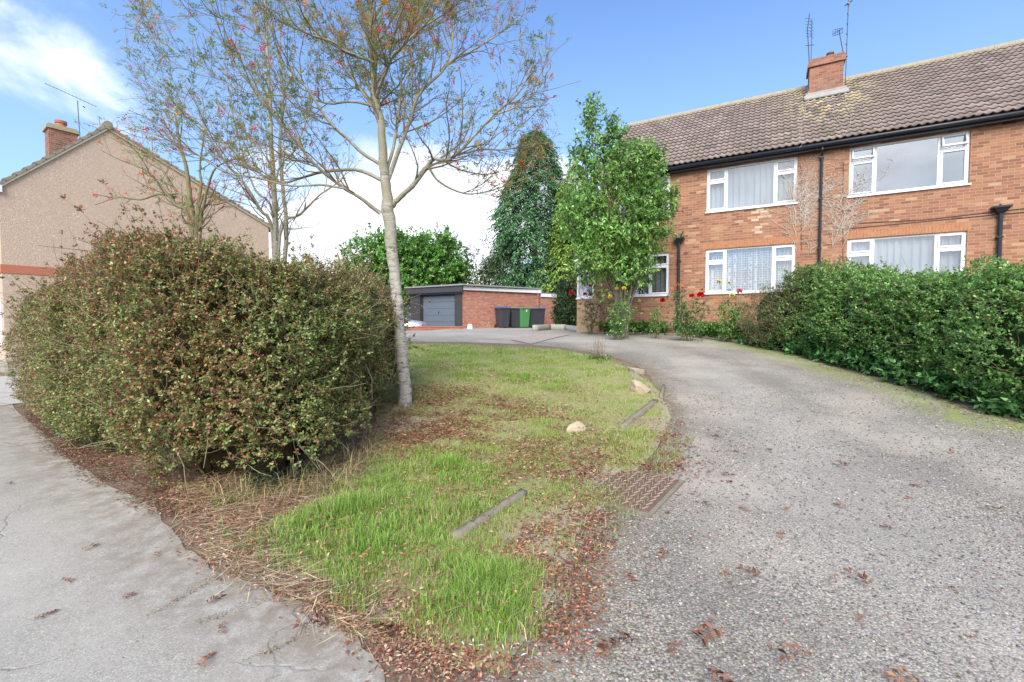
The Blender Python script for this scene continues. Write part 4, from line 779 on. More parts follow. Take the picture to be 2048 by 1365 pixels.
m = MB(); m.quad((xp0+.02, .2, zp0), (xp1-.01, .2, zp0), (xp1-.01, .2, zp1), (xp0+.02, .2, zp1)); m.build('blind', M['net'], pw)
m = MB(); m.hexa([(xp0-.1, -.05, zp1+.002), (pch-.004, -.05, zp1+.102), (pch-.004, 2.6, zp1+.102), (xp0-.1, 2.6, zp1+.002)], [(xp0-.1, -.05, zp1+.08), (pch-.004, -.05, zp1+.28), (pch-.004, 2.6, zp1+.28), (xp0-.1, 2.6, zp1+.08)]); m.build('porch_roof', M['white'], flats)
# dead climber on the wall
cl = []
ro = np.array([0, 0, 0.])
def wallpt(px, py): a = fac(px, py); return np.array([a[0], a[1]])
climb = empty('dead_climber', (F0[0], F0[1], HZ), HA, label='bleached leafless climber clinging to the brick wall around the drainpipe', cat='climbing plant')
def vine(p, d, ln, r):
    pts = [np.array([p[0], -.012, p[1]])]; n = 8
    for k in range(n): d = d+RG.normal(size=2)*.28; d[1] = max(d[1], .1); d /= np.linalg.norm(d); p = p+d*ln/n; pts.append(np.array([p[0], -.012-abs(RG.normal())*.008, p[1]]))
    cl.append((np.array(pts), np.linspace(r, r*.5, n+1))); return pts
for s in range(34):
    px = RG.choice([RG.uniform(1585, 1632), RG.uniform(1655, 1712)]); st = wallpt(px, RG.uniform(400, 510)); pts = vine(st, np.array([RG.normal()*.2, 1]), RG.uniform(.7, 1.8), .006)
    for k in range(9):
        q = pts[RG.integers(1, 9)]; p2 = vine(np.array([q[0], q[2]]), np.array([RG.choice([-1, 1])*.7, .8]), RG.uniform(.2, .6), .0045)
        for j in range(3): q2 = p2[RG.integers(2, 9)]; vine(np.array([q2[0], q2[2]]), np.array([RG.normal(), .6]), RG.uniform(.06, .2), .004)
V, Fq = tubes(cl, 4); sel = (V[:, 2] < zE-.25); nmesh('stems', np.where(sel[:, None], V, np.c_[V[:, 0], V[:, 1], np.minimum(V[:, 2], zE-.25)]), Fq, M['dead'], climb)

# ================================================================ left pebbledash house
d0 = pdir(8, 640); Y0 = 12.1; L0 = d0[:2]*Y0/d0[1]; LA = math.atan2(.8, .6); le = np.array([.6, .8]); ln_ = np.array([-.8, .6]); LZ = EYE-1.4
lh = empty('pebbledash_house', (L0[0], L0[1], LZ), LA, label='pinkish pebbledash house gable with red brick chimney behind the left hedge', cat='house')
def lf(px, py, off=0.):
    d = pdir(px, py); t = ((L0+ln_*off)@ln_)/(d[:2]@ln_); p = d[:2]*t-L0; return float(p@le), float(EYE+d[2]*t-LZ)
e0 = lf(2, 370); ap = lf(215, 256); e1 = lf(537, 452)
LX1 = e1[0]
def pebble():
    m = bpy.data.materials.new('pebbledash'); m.use_nodes = True; t = m.node_tree; b = t.nodes['Principled BSDF']; b.inputs['Roughness'].default_value = .95; co = nd(t, 'ShaderNodeTexCoord').outputs['Object']
    v = nd(t, 'ShaderNodeTexVoronoi'); v.inputs['Scale'].default_value = 42; t.links.new(co, v.inputs[0]); s = nd(t, 'ShaderNodeSeparateColor'); t.links.new(v.outputs['Color'], s.inputs[0])
    c = ramp(t, s.outputs[0], [(0, (.44, .33, .245)), (.4, (.50, .385, .295)), (.9, (.54, .42, .325)), (1, (.66, .55, .45))]); c = mixc(t, mrange(t, noise(t, co, 1.1, 6, .6), .4, .7, 0, .5), c, (.48, .37, .28))
    mp = nd(t, 'ShaderNodeMapping'); mp.inputs['Scale'].default_value = (3, 3, .25); t.links.new(co, mp.inputs[0]); c = mixc(t, mrange(t, noise(t, mp.outputs[0], 2, 5), .5, .75, 0, .35), c, (.42, .34, .27)); t.links.new(c, b.inputs['Base Color'])
    bp = nd(t, 'ShaderNodeBump'); bp.inputs['Strength'].default_value = .5; bp.inputs['Distance'].default_value = .008; bp.invert = True; t.links.new(v.outputs['Distance'], bp.inputs['Height']); t.links.new(bp.outputs[0], b.inputs['Normal']); return m
M['pebble'] = pebble(); LD = 8.5
m = MB(); zpl = lf(10, 724)[1]
m.quad((0, 0, zpl), (LX1, 0, zpl), (LX1, 0, e1[1]), (ap[0], 0, ap[1]), (0, 0, e0[1])); 
lw = (lambda *a: a)
m.quad((0, LD, zpl), (0, LD, e0[1]), (ap[0], LD, ap[1]), (LX1, LD, e1[1]), (LX1, LD, zpl)); m.quad((0, 0, zpl), (0, 0, e0[1]), (0, LD, e0[1]), (0, LD, zpl)); m.quad((LX1, 0, zpl), (LX1, LD, zpl), (LX1, LD, e1[1]), (LX1, 0, e1[1])); m.build('wall', M['pebble'], lh)
m = MB(); m.box(.03, LX1-.03, .03, LD-.03, -.9, zpl-.002); m.build('plinth', M['concrete'], lh)
zb0, zb1 = lf(5, 546)[1], lf(5, 529)[1]; m = MB(); m.box(-.02, LX1, -.02, -.003, zb0, zb1); m.box(-.02, -.003, -.003, LD, zb0, zb1); m.build('brick_band', mat('red_tile_band', (.46, .15, .08), .85, noise=(9, (.38, .18, .12), .6)), lh)
tm = mat('lichen_grey_tiles', (.23, .19, .16), .9, noise=(6, (.36, .32, .22), .6), bump=.5)
m = MB()
def slope(m, a, b_, y0, y1, th):
    dx, dz = b_[0]-a[0], b_[1]-a[1]; l = math.hypot(dx, dz); n = int(l/.26); nx_, nz = -dz/l, dx/l
    if nz < 0: nx_, nz = -nx_, -nz
    for k in range(n):
        p = (a[0]+dx*k/n, a[1]+dz*k/n); q = (a[0]+dx*(k+1.15)/n, a[1]+dz*(k+1.15)/n); low, high = (p, q)
        h0, h1 = th+.03, th
        m.hexa([(low[0], y0, low[1]+.0), (high[0], y0, high[1]), (high[0], y1, high[1]), (low[0], y1, low[1])], [(low[0]+nx_*h0, y0, low[1]+nz*h0), (high[0]+nx_*h1*.6, y0, high[1]+nz*h1*.6), (high[0]+nx_*h1*.6, y1, high[1]+nz*h1*.6), (low[0]+nx_*h0, y1, low[1]+nz*h0)])
sL = (ap[1]-e0[1])/(ap[0]-e0[0]); sR = (ap[1]-e1[1])/(ap[0]-e1[0])
a0 = (e0[0]-.3, e0[1]-.3*sL+.01); a1 = (e1[0]+.3, e1[1]+.3*sR+.01)
slope(m, a0, (ap[0], ap[1]+.01), -.06, LD+.06, .06); slope(m, a1, (ap[0], ap[1]+.01), -.06, LD+.06, .06); m.build('roof', tm, lh)
m = MB(); x = -.1
while x < LD: m.tube([(ap[0], x, ap[1]+.06), (ap[0], x+.44, ap[1]+.062)], .12, 10); x += .45
m.build('ridge_tiles', tm, lh)
# verge mortar strip
m = MB(); vm = mat('verge_mortar', (.42, .38, .30), .9, noise=(10, (.34, .34, .2), .7))
for a, b_ in ((a0, ap), (a1, ap)): m.hexa([(a[0], -.05, a[1]-.07), (b_[0], -.05, b_[1]-.07), (b_[0], -.002, b_[1]-.07), (a[0], -.002, a[1]-.07)], [(a[0], -.05, a[1]), (b_[0], -.05, b_[1]), (b_[0], -.002, b_[1]), (a[0], -.002, a[1])])
m.build('verge', vm, lh)
m = MB(); m.box(-.36, .06, -.08, -.055, e0[1]-.20, e0[1]-.02); m.box(-.40, -.33, -.05, LD, e0[1]-.33, e0[1]-.2); m.build('gutter', M['white'], lh)
m = MB(); m.box(-.012, .0, .5, 1.9, .9, 2.1); m.box(-.03, -.013, .45, 1.95, .82, .9); m.build('front_window', M['upvc'], lh)
# chimney
offc = 6.0; c0 = lf(97, 265, offc); c1 = lf(155, 265, offc); ct_ = lf(125, 262, offc)[1]
m = MB(); m.box(c0[0], c1[0], offc, offc+.75, ap[1]-1.6, ct_); ch = m.build('chimney', M['brickchim'], lh)
m = MB(); m.box(c0[0]-.06, c1[0]+.06, offc-.06, offc+.81, ct_, ct_+.12); m.box(c0[0], c1[0], offc, offc+.75, ct_+.12, ct_+.18); m.build('chimney_cap', mat('lichen_cap', (.34, .29, .16), .9, noise=(8, (.4, .37, .3), .6)), ch)
pz = lf(125, 238, offc)[1]; pxx = lf(126, 250, offc)[0]; m = MB(); m.tube([(pxx, offc+.35, ct_+.17), (pxx, offc+.35, ct_+.22), (pxx, offc+.35, pz-.1), (pxx, offc+.35, pz-.095), (pxx, offc+.35, pz)], [.19, .17, .155, .18, .18], 16); m.build('chimney_pot', M['terracotta'], ch)
def lp(px, py, off): a = lf(px, py, off); return (a[0], off, a[1])
m = MB(); m.tube([lp(161, 290, 3.0), lp(157, 235, 3.0), lp(155, 202, 3.0)], .014, 6); m.tube([lp(90, 167, 3.0), lp(193, 214, 3.0)], .008, 5)
for k in range(14): f = k/13; p = lp(92+100*f, 168+45*f, 3.0); m.tube([(p[0]-.03, p[1]-.12, p[2]-.02), (p[0]+.03, p[1]+.12, p[2]+.02)], .004, 4)
m.tube([lp(166, 213, 3.0), lp(170, 216, 3.0)], .02, 5); m.build('aerial', M['metal'], lh)
m = MB(); m.tube([lp(201, 262, 4.0), lp(198, 234, 4.0)], .008, 5); m.tube([lp(194, 232, 4.0), lp(204, 240, 4.0)], .007, 5); m.tube([lp(166, 246, 4.0), lp(195, 257, 4.0)], .007, 5); m.build('aerial', M['metal'], lh)

# ================================================================ garage
GY = 22.5; gc = AT(925, 648, GY)[:2]; gl = AT(821, 648, GY*1.085)[:2]; gd = np.array([.841, .541]); gz0 = EYE-.24
gar = empty('brick_garage', (gc[0], gc[1], gz0), 0, label='flat-roofed red brick garage with dark front and grey up-and-over door', cat='garage')
gls = gl-gc; ge = gd*4.75; ge2 = gd*5.85; fn = unit(np.array([-gls[1], gls[0]])); fn = fn if fn[1] > 0 else -fn
sn = np.array([-gd[1], gd[0]]); hG = AT(925, 579, GY)[2]-gz0; back = gls+gd*4.75
fu = unit(gls); FWd = np.linalg.norm(gls); fin = np.array([-fu[1], fu[0]]); fin = fin if fin[1] > 0 else -fin
def fq(a, dep=0.): p = fu*a+fin*dep; return (p[0], p[1])
dA, dB = FWd*.135, FWd*.80; dH = AT(880, 589, GY*1.035)[2]-gz0
m = MB()
def slabw(m, a, b_, th, z0, z1, n_): m.hexa([(*a, z0), (*b_, z0), (b_[0]+n_[0]*th, b_[1]+n_[1]*th, z0), (a[0]+n_[0]*th, a[1]+n_[1]*th, z0)], [(*a, z1), (*b_, z1), (b_[0]+n_[0]*th, b_[1]+n_[1]*th, z1), (a[0]+n_[0]*th, a[1]+n_[1]*th, z1)])
slabw(m, fq(.003), fq(dA), .22, -.8, hG-.12, fin); m.build('front_pier', M['brickdark'], gar); m = MB(); slabw(m, fq(dB), fq(FWd), .22, -.8, hG-.12, fin); m.build('front_pier', M['brickdark'], gar)
m = MB(); slabw(m, fq(0, .006), tuple(ge), .22, -.8, hG-.03, sn); slabw(m, tuple(ge), tuple(ge2), .22, -.8, hG-.22, sn); slabw(m, tuple(gls+gd*.45), tuple(back), .2, -.8, hG-.05, -sn); slabw(m, tuple(back), tuple(ge), .2, -.8, hG-.05, -fin); m.build('wall', M['brickred'], gar)
m = MB(); slabw(m, fq(-.03, -.03), fq(FWd+.03, -.03), .18, dH, dH+.17, fin); m.build('lintel', mat('grey_paint', (.13, .145, .17), .5), gar)
dg = mat('slate_grey_door', (.115, .14, .18), .45, noise=(3, (.15, .17, .2), .4)); m = MB(); n = 6
for k in range(n): z0_ = -.35+(dH+.3)*k/n; z1_ = -.35+(dH+.3)*(k+1)/n; slabw(m, fq(dA+.1, .14), fq(dB-.1, .14), .03, z0_+.018, z1_, fin)
slabw(m, fq(dA+.1, .155), fq(dB-.1, .155), .03, -.35, dH-.05, fin); dr = m.build('garage_door', dg, gar)
p = fu*((dA+dB)/2)+fin*.12; m = MB(); m.tube([(p[0], p[1], dH*.44), (p[0], p[1], dH*.44+.12)], .018, 6); m.build('handle', M['blackpvc'], dr)
m = MB(); slabw(m, fq(dA, .1), fq(dA+.1, .1), .08, -.8, dH, fin); slabw(m, fq(dB-.1, .1), fq(dB, .1), .08, -.8, dH, fin); slabw(m, fq(dA+.1, .1), fq(dB-.1, .1), .08, dH-.08, dH-.001, fin); m.build('door_frame', mat('black_frame', (.03, .032, .036), .5), gar)
def prism_(m, pts, z0, z1): m.prism([tuple(p) for p in pts], z0, z1)
o1 = -fin*.18; q1 = -sn*.10
m = MB(); slabw(m, tuple(fu*-.12+o1), tuple(fu*(FWd+.15)+o1), .05, hG-.12, hG+.18, fin); m.build('front_fascia', mat('dark_fascia', (.05, .052, .058), .6), gar)
m = MB(); slabw(m, tuple(q1-gd*.0), tuple(ge+q1), .03, hG-.03, hG+.15, sn); slabw(m, tuple(ge+q1*.6+gd*.01), tuple(ge2+q1*.6), .03, hG-.22, hG-.04, sn); m.build('side_fascia', M['white'], gar)
m = MB(); pr = [fu*-.16+o1*1.3+q1*.4, ge+q1*1.3, back+sn*.1, fu*(FWd+.2)+o1*1.3]; prism_(m, pr, hG+.181, hG+.25); prism_(m, [ge+gd*.03+q1*.7, ge2+q1*.7, ge2-fin*0+fu*1.5, ge+gd*.03+fu*1.5], hG-.03, hG+.01); m.build('roof', mat('grey_felt', (.24, .25, .26), .8, noise=(4, (.32, .32, .32), .5)), gar)
# low red wall in front of the garage
a = AT(700, 652, 20.0); b_ = AT(927, 652, 20.6); m = MB(); lw_ = empty('low_brick_wall', (b_[0], b_[1], EYE-.3), 0, label='low red brick retaining wall in front of the garage', cat='wall')
v = (a-b_)[:2]; nn = unit(np.array([-v[1], v[0]])); nn = nn if nn[1] > 0 else -nn
slabw(m, (0, 0), tuple(v), .22, -.5, .14, nn); m.build('brickwork', brickmat('wall_brick', [(0, (.3, .08, .05)), (1, (.42, .15, .1))], (.3, .2, .16)), lw_); m = MB(); slabw(m, (.03, -.02), tuple(v), .25, .142, .19, nn); m.build('coping', mat('red_coping', (.4, .13, .09), .8, noise=(6, (.3, .13, .1), .6)), lw_)
# pot
p = AT(940, 658, 20.9); pt = empty('white_pot', (p[0], p[1], gz(p[0], p[1])), label='small white upturned tub by the garage corner', cat='pot'); m = MB(); m.tube([(0, 0, 0), (0, 0, .02), (0, 0, .22), (0, 0, .23)], [.14, .135, .095, .08], 14); m.build('tub', M['white'], pt, smooth=False)
# leaning boards
for q, (px, ln) in enumerate(((980, .32), (976, .24))):
    p = AT(px, 655, 22.6); m = MB(); m.hexa([(0, 0, 0), (.05, 0, 0), (.05, .02, 0), (0, .02, 0)], [(-.12, .25, ln), (-.07, .25, ln), (-.07, .27, ln), (-.12, .27, ln)]); o = m.build('wooden_stake', mat('grey_wood', (.22, .19, .15), .9), None); o.location = (p[0], p[1], float(gz(p[0], p[1]))); tag(o, ('longer' if q == 0 else 'shorter')+' weathered wooden stake leaning on the garage side wall beside the bins', 'stake')

# ================================================================ wheelie bins
def wheelie(px, Y, body, lid, rz, label, sticker=False):
    p = AT(px, 650, Y); r = empty('wheelie_bin', (p[0], p[1], gz(p[0], p[1])), rz, label=label, cat='wheelie bin', group='wheelie bins by the garage wall')
    H = 1.0; m = MB(); a, b_ = .23, .29; c, d = .28, .36
    m.hexa([(-a, -b_, .04), (a, -b_, .04), (a, b_-.04, .06), (-a, b_-.04, .06)], [(-c, -d, H), (c, -d, H), (c, d, H), (-c, d, H)]); m.box(-c-.015, c+.015, -d-.015, d+.015, H-.07, H+.002); m.build('body', body, r, bevel=.02)
    m = MB(); m.hexa([(-c-.02, -d-.04, H+.004), (c+.02, -d-.04, H+.004), (c+.02, d+.05, H+.004), (-c-.02, d+.05, H+.004)], [(-c+.03, -d, H+.05), (c-.03, -d, H+.05), (c-.03, d, H+.09), (-c+.03, d, H+.09)]); m.build('lid', lid, r, bevel=.015)
    for s in (-1, 1): m = MB(); m.tube([(s*.235, .3, .1), (s*.285, .3, .1)], .1, 16); m.build('wheel', M['blackpvc'], r)
    m = MB(); m.tube([(-.22, d+.06, H-.03), (.22, d+.06, H-.03)], .016, 8); m.box(-.22, -.19, d, d+.06, H-.045, H-.015); m.box(.19, .22, d, d+.06, H-.045, H-.015); m.build('handle', body, r)
    if sticker: m = MB(); m.hexa([(.02, -.366, .82), (.08, -.366, .82), (.08, -.36, .82), (.02, -.36, .82)], [(.02, -.375, .93), (.08, -.375, .93), (.08, -.368, .93), (.02, -.368, .93)]); m.build('sticker', M['white'], r)
bk_ = mat('charcoal_plastic', (.035, .04, .05), .5, noise=(3, (.06, .065, .075), .5)); bl_ = mat('blue_lid', (.05, .09, .28), .5, noise=(4, (.12, .17, .35), .6)); gr_ = mat('green_plastic', (.07, .24, .08), .45, noise=(3, (.1, .28, .11), .5)); lg_ = mat('dirty_grey_lid', (.20, .21, .18), .6, noise=(6, (.12, .13, .12), .6)); lo_ = mat('mossy_green_lid', (.13, .2, .09), .6, noise=(6, (.2, .24, .14), .6))
rb = math.atan2(gd[1], gd[0])-.15
wheelie(1005, 22.9, bk_, bl_, rb, 'charcoal wheelie bin with blue lid, nearest the garage door end of the row')
wheelie(1027, 23.4, bk_, lg_, rb, 'charcoal wheelie bin with dirty grey lid standing just left of the green bin')
wheelie(1044, 23.5, gr_, lo_, rb+.1, 'green wheelie bin in the middle of the dark bins', True)
wheelie(1060, 23.9, bk_, lg_, rb, 'charcoal wheelie bin with grey lid just right of the green bin')
wheelie(1075, 24.1, bk_, bl_, rb, 'charcoal wheelie bin with blue lid at the far right end of the row')

# ================================================================ parked car
cz_ = float(gz(-6, 21.3)); car = empty('parked_car', (-6.15, 21.6, cz_), math.radians(180), label='silver car parked behind the low brick wall, mostly hidden by the left hedge', cat='car')
prof_ = [(-2.1, .35, .62), (-2.08, .30, .72), (-1.9, .22, .84), (-1.5, .2, .92), (-1.0, .2, .95)]
cp = mat('silver_car_paint', (.55, .56, .58), .25, .5)
xs_ = [-2.12, -2.05, -1.85, -1.4, -1.15, -.9, 0, .9, 1.1, 1.5, 1.9, 2.08, 2.14]; top_ = [.60, .74, .86, .92, .93, .93, .94, .93, .91, .87, .78, .66, .52]; bot_ = [.36, .28, .22, .2, .2, .2, .2, .2, .2, .2, .22, .28, .36]; wd_ = [.62, .76, .83, .86, .87, .87, .87, .87, .86, .84, .78, .68, .55]
V = []; k8 = 12
for x, t_, b0, w_ in zip(xs_, top_, bot_, wd_):
    for a in np.linspace(0, 2*np.pi, k8, endpoint=False): ca, sa = math.cos(a), math.sin(a); V.append((x, w_*np.sign(ca)*abs(ca)**.45, (t_+b0)/2+(t_-b0)/2*np.sign(sa)*abs(sa)**.45))
i = np.arange((len(xs_)-1)*k8).reshape(-1, k8); j = np.roll(i, -1, 1); nmesh('body', V, [np.stack([i, j, j+k8, i+k8], -1).reshape(-1, 4), np.arange(k8)[None, ::-1], (np.arange(k8)+(len(xs_)-1)*k8)[None]], cp, car, smooth=True)
m = MB(); m.hexa([(-1.45, -.72, .9), (.95, -.72, .9), (.95, .72, .9), (-1.45, .72, .9)], [(-.85, -.56, 1.36), (.35, -.56, 1.38), (.35, .56, 1.38), (-.85, .56, 1.36)]); m.build('cabin_glass', mat('car_glass', (.12, .16, .17), .08), car, bevel=.05, smooth=True)
m = MB(); m.box(-.88, .38, -.55, .55, 1.362, 1.40); m.build('roof_panel', cp, car, bevel=.03)
for x in (-1.3, 1.3):
    for s in (-1, 1):
        m = MB(); m.tube([(x, s*.70, .31), (x, s*.885, .31)], .31, 20); wh = m.build('wheel', M['blackpvc'], car); m = MB(); m.tube([(x, s*.80, .31), (x, s*.892, .31)], .2, 16); m.build('rim', M['metal'], wh)
for s in (-1, 1): m = MB(); m.box(-2.07, -1.9, s*.66-.07, s*.66+.07, .60, .72); m.build('tail_light', mat('red_lamp_glass', (.4, .02, .02), .2), car, bevel=.03)

# ================================================================ stones, kerbs, manhole
def stone(px, py, sx, sy, sz, rz, label, col=(.48, .38, .27), seed=0):
    p = GP(px, py); r = np.random.default_rng(seed); import bmesh
    bm = bmesh.new(); bmesh.ops.create_icosphere(bm, subdivisions=3, radius=1)
    pl = unit(r.normal(size=(9, 3)))
    for v in bm.verts:
        q = np.array(v.co); 
        for n_ in pl:
            dd = q@n_
            if dd > .62: q = q-n_*(dd-.62)
        q = q*(1+.04*np.sin(q@np.array([7, 5, 9])+seed)); v.co = q*[sx, sy, sz]
    me = bpy.data.meshes.new('stone'); bm.to_mesh(me); bm.free(); me.materials.append(mat('sandstone', col, .9, noise=(6, tuple(c*.55 for c in col), .7), bump=.8, bscale=25))
    o = link(bpy.data.objects.new('stone', me)); o.location = (p[0], p[1], p[2]+sz*.25); o.rotation_euler = (.1, .15, rz); tag(o, label, 'stone')
stone(1278, 785, .22, .13, .17, -.5, 'large pale sandstone rock on the grass edge above the broken edging strip', seed=1)
stone(1150, 866, .14, .11, .14, .4, 'buff pointed stone in the grass below the large rock', (.5, .40, .29), 2)
stone(1274, 747, .22, .08, .10, -.4, 'small grey-buff stone at the grass edge just behind the large rock', (.38, .33, .26), 3)
stone(1207, 720, .12, .09, .10, .2, 'pale stone at the foot of the dead weed stalks', (.5, .42, .33), 5)
stone(640, 972, .045, .035, .03, .2, 'small round buff stone in the straw below the left hedge', (.5, .40, .32), 6)
def edging(p0, p1, wd, ht, label, nm='edging_stone', mt='concrete', sub=8, broken=.012):
    a, b_ = np.array(p0), np.array(p1); d = b_-a; L = np.linalg.norm(d); u = d/L; n_ = np.array([-u[1], u[0]]); V = []
    for k in range(sub+1):
        q = a+d*k/sub; z = float(gz(*q)); j = RG.normal(size=4)*broken
        for s, zz, jj in ((-1, -.05, 0), (-1, ht, j[0]), (1, ht, j[1]), (1, -.05, 0)): e = q+n_*wd/2*s*(1 if zz < 0 else .85); V.append((e[0]-a[0]+jj*.5, e[1]-a[1], zz+jj+z-float(gz(*a))))
    i = np.arange(sub*4).reshape(-1, 4); j = np.roll(i, -1, 1); o = nmesh(nm, V, [np.stack([i, j, j+4, i+4], -1).reshape(-1, 4), np.array([[3, 2, 1, 0]]), np.array([[0, 1, 2, 3]])+sub*4], M[mt]); o.location = (a[0], a[1], float(gz(*a))); tag(o, label, 'edging'); return o
M['ledge'] = mat('mossy_old_concrete', (.25, .215, .165), .95, noise=(12, (.18, .16, .11), .8), bump=.9, bscale=40)
edging(G(908, 1086), G(1048, 994), .075, .06, 'long weathered concrete edging strip lying in the near grass', mt='ledge', sub=14, broken=.006)
edging(G(1243, 862), G(1312, 806), .08, .06, 'broken grey edging strip at the curve of the grass below the large rock', mt='ledge', sub=10, broken=.012)
edging(G(1322, 800), G(1328, 778), .05, .07, 'short upright edging piece at the outer bend of the grass', mt='ledge', sub=4)
edging(G(1185, 905), G(1236, 868), .07, .02, 'half buried edging piece between the buff stone and the manhole cover', mt='ledge', sub=6, broken=.015)
# raised kerb stones by the bins
ks = [G(1068, 663), G(1100, 660.5), G(1132, 661), G(1161, 666)]
nms = ['left', 'middle', 'right']
for k in range(3): edging(ks[k], ks[k+1]*.985+ks[k]*.015, .16, (.25 if k < 2 else .22), nms[k]+' of three pale concrete kerb stones curving in front of the rose bed', 'kerb_stone', 'kerb', 5, .004)
# bed edge
bedE = [G(x, y) for x, y in ((1165, 668), (1215, 668), (1270, 669), (1330, 671), (1400, 676), (1460, 684), (1520, 694))]
for k in range(len(bedE)-1): edging(bedE[k], bedE[k+1]*.97+bedE[k]*.03, .10, .06, 'rough stone in the line edging the rose bed', 'bed_edging_stone', 'ledge', 6, .02)['group'] = 'stones edging the rose bed'
# manhole
cA, cB, cD, cC = G(1182, 999), G(1222, 948), G(1290, 1026), G(1355, 960); ctr = (cA+cB+cC+cD)/4; ax = unit(cC-cD); an = math.atan2(ax[1], ax[0]); iron = mat('rusty_iron', (.13, .085, .065), .8, .1, noise=(9, (.18, .12, .09), .7), bump=.4)
sx, sy = .38, .29; z = float(gz(*ctr)); slope_ = float(gz(*(ctr+ax*.3))-gz(*(ctr-ax*.3)))/.6
mh_ = empty('manhole_cover', (ctr[0], ctr[1], z+.022), an, label='rusty rectangular iron manhole cover at the edge of the gravel', cat='manhole cover'); mh_.rotation_euler = (0, -math.atan(slope_), an)
m = MB(); m.box(-sx-.035, sx+.035, -sy-.035, sy+.035, -.05, -.006); m.build('frame', M['ledge'], mh_); m = MB(); m.box(-sx, sx, -sy, sy, -.03, .004); m.build('plate', iron, mh_, bevel=.008)
m = MB()
for i_ in range(9):
    for j_ in range(13):
        x = -sx+.05+i_*(2*sx-.10)/8; y = -sy+.04+j_*(2*sy-.08)/12; s = .012 if j_ % 2 else -.012; m.hexa([(x-.032, y-s-.004, .0035), (x+.032, y+s-.004, .0035), (x+.032, y+s+.004, .0035), (x-.032, y-s+.004, .0035)], [(x-.032, y-s-.003, .011), (x+.032, y+s-.003, .011), (x+.032, y+s+.003, .011), (x-.032, y-s+.003, .011)])
m.build('tread_pattern', mat('worn_iron', (.42, .30, .235), .7, .05, noise=(9, (.32, .22, .17), .6)), mh_)

# ================================================================ roses and plants in the bed
def rose(px, pyb, pyt, wpx, Y, fl, label, nspr=70, legs=4, colr=[(.08, .17, .06), (.12, .24, .07), (.2, .3, .09)]):
    b = AT(px, pyb, Y); b[2] = gz(b[0], b[1]); H = AT(px, pyt, Y)[2]-b[2]; Wd = wpx*Y/F; r = empty('rose_bush', b, label=label, cat='rose bush'); st = []; tips = []
    for k in range(legs+4):
        a = RG.uniform(0, 6.28); d = unit(np.array([math.cos(a)*Wd/H*1.3, math.sin(a)*Wd/H, 1.])); p, rr = grow((RG.normal()*.05, RG.normal()*.05, -.03), d, H*RG.uniform(.55, .95), 7, .18, .15, (.010, .003)); st.append((p, rr)); tips += [p[i] for i in range(2, 8)]
    V, Fq = tubes(st, 5); nmesh('stems', V, Fq, mat('rose_stem', (.13, .12, .05), .8), r)
    nspr = int(nspr*2.4); T = np.array(tips)[RG.integers(0, len(tips), nspr)]+RG.normal(size=(nspr, 3))*[Wd*.28, Wd*.28, H*.05]; V, Fq, c = sprigs(T, rdir(nspr), 9, .12, .062, .042, [tuple(1.5*q for q in c_) for c_ in colr]); nmesh('foliage', V, Fq, M['leaf'], r, col=c)
    for fx, fy, s, col in fl:
        p = AT(fx, fy, Y-.1)-b; n = 26; th = RG.uniform(0, 6.28, n); el = RG.uniform(-.2, 1.2, n); D = np.stack([np.cos(th)*np.cos(el), np.sin(th)*np.cos(el), np.sin(el)], 1); V, Fq = leafq(np.tile(p, (n, 1))-D*.01, D, rdir(n)+D, np.full(n, s*1.15), np.full(n, s*1.3), .3, .6); nmesh('flower', V, Fq, M['petal'], r, col=np.repeat(pal([col], n, None, .15), 4, 0))
        q = st[RG.integers(len(st))][0]; sp = catmull(np.array([q[5], (q[5]+p)/2+RG.normal(size=3)*.03, p]), 4); V, Fq = tubes([(sp, np.full(len(sp), .004))], 4); nmesh('flower_stem', V, Fq, bpy.data.materials['rose_stem'], r)
RED, YEL, PNK, ORG = (.62, .015, .02), (.75, .58, .08), (.7, .18, .2), (.65, .25, .10)
rose(1182, 645, 575, 22, 15.2, [(1143, 587, .10, RED), (1163, 564, .07, RED), (1169, 567, .06, RED), (1182, 571, .08, RED), (1170, 589, .07, RED), (1152, 568, .06, RED)], 'leggy red rose bush in front of the white porch window', 45, colr=[(.10, .13, .05), (.16, .2, .07), (.14, .09, .05)])
rose(1236, 655, 570, 20, 13.2, [(1233, 578, .06, YEL), (1248, 578, .075, YEL), (1220, 594, .07, YEL)], 'yellow rose bush left of the garden tree stems', 80)
rose(1310, 655, 600, 11, 13.6, [(1325, 601, .09, RED)], 'slender rose bush with one red bloom below the small ground-floor window', 22)
rose(1375, 663, 575, 32, 12.9, [(1384, 593, .085, RED), (1401, 591, .11, RED), (1355, 570, .055, ORG), (1365, 576, .05, ORG), (1350, 580, .045, ORG), (1404, 580, .05, ORG)], 'broad rose bush with red blooms beneath the black hopper pipe', 120, colr=[(.05, .11, .05), (.08, .16, .06), (.18, .25, .09)])
rose(1458, 662, 575, 27, 12.7, [(1438, 563, .07, (.8, .72, .35)), (1459, 566, .055, (.8, .75, .5)), (1464, 591, .08, (.8, .7, .3)), (1479, 583, .085, PNK)], 'rose bush with pale yellow blooms and one pink bloom under the lace-curtained window', 100)
def region(poly_px, n, world=None):
    poly = np.array([G(*p) for p in poly_px]) if world is None else np.array(world); lo, hi = poly.min(0), poly.max(0); out = []
    while sum(map(len, out)) < n: Q = RG.uniform(lo, hi, (n*2, 2)); out.append(Q[pip(Q, poly)])
    return np.concatenate(out)[:n]
def groundP(Q, off=0.): return np.concatenate([Q, (gz(Q[:, 0], Q[:, 1])+off)[:, None]], 1)
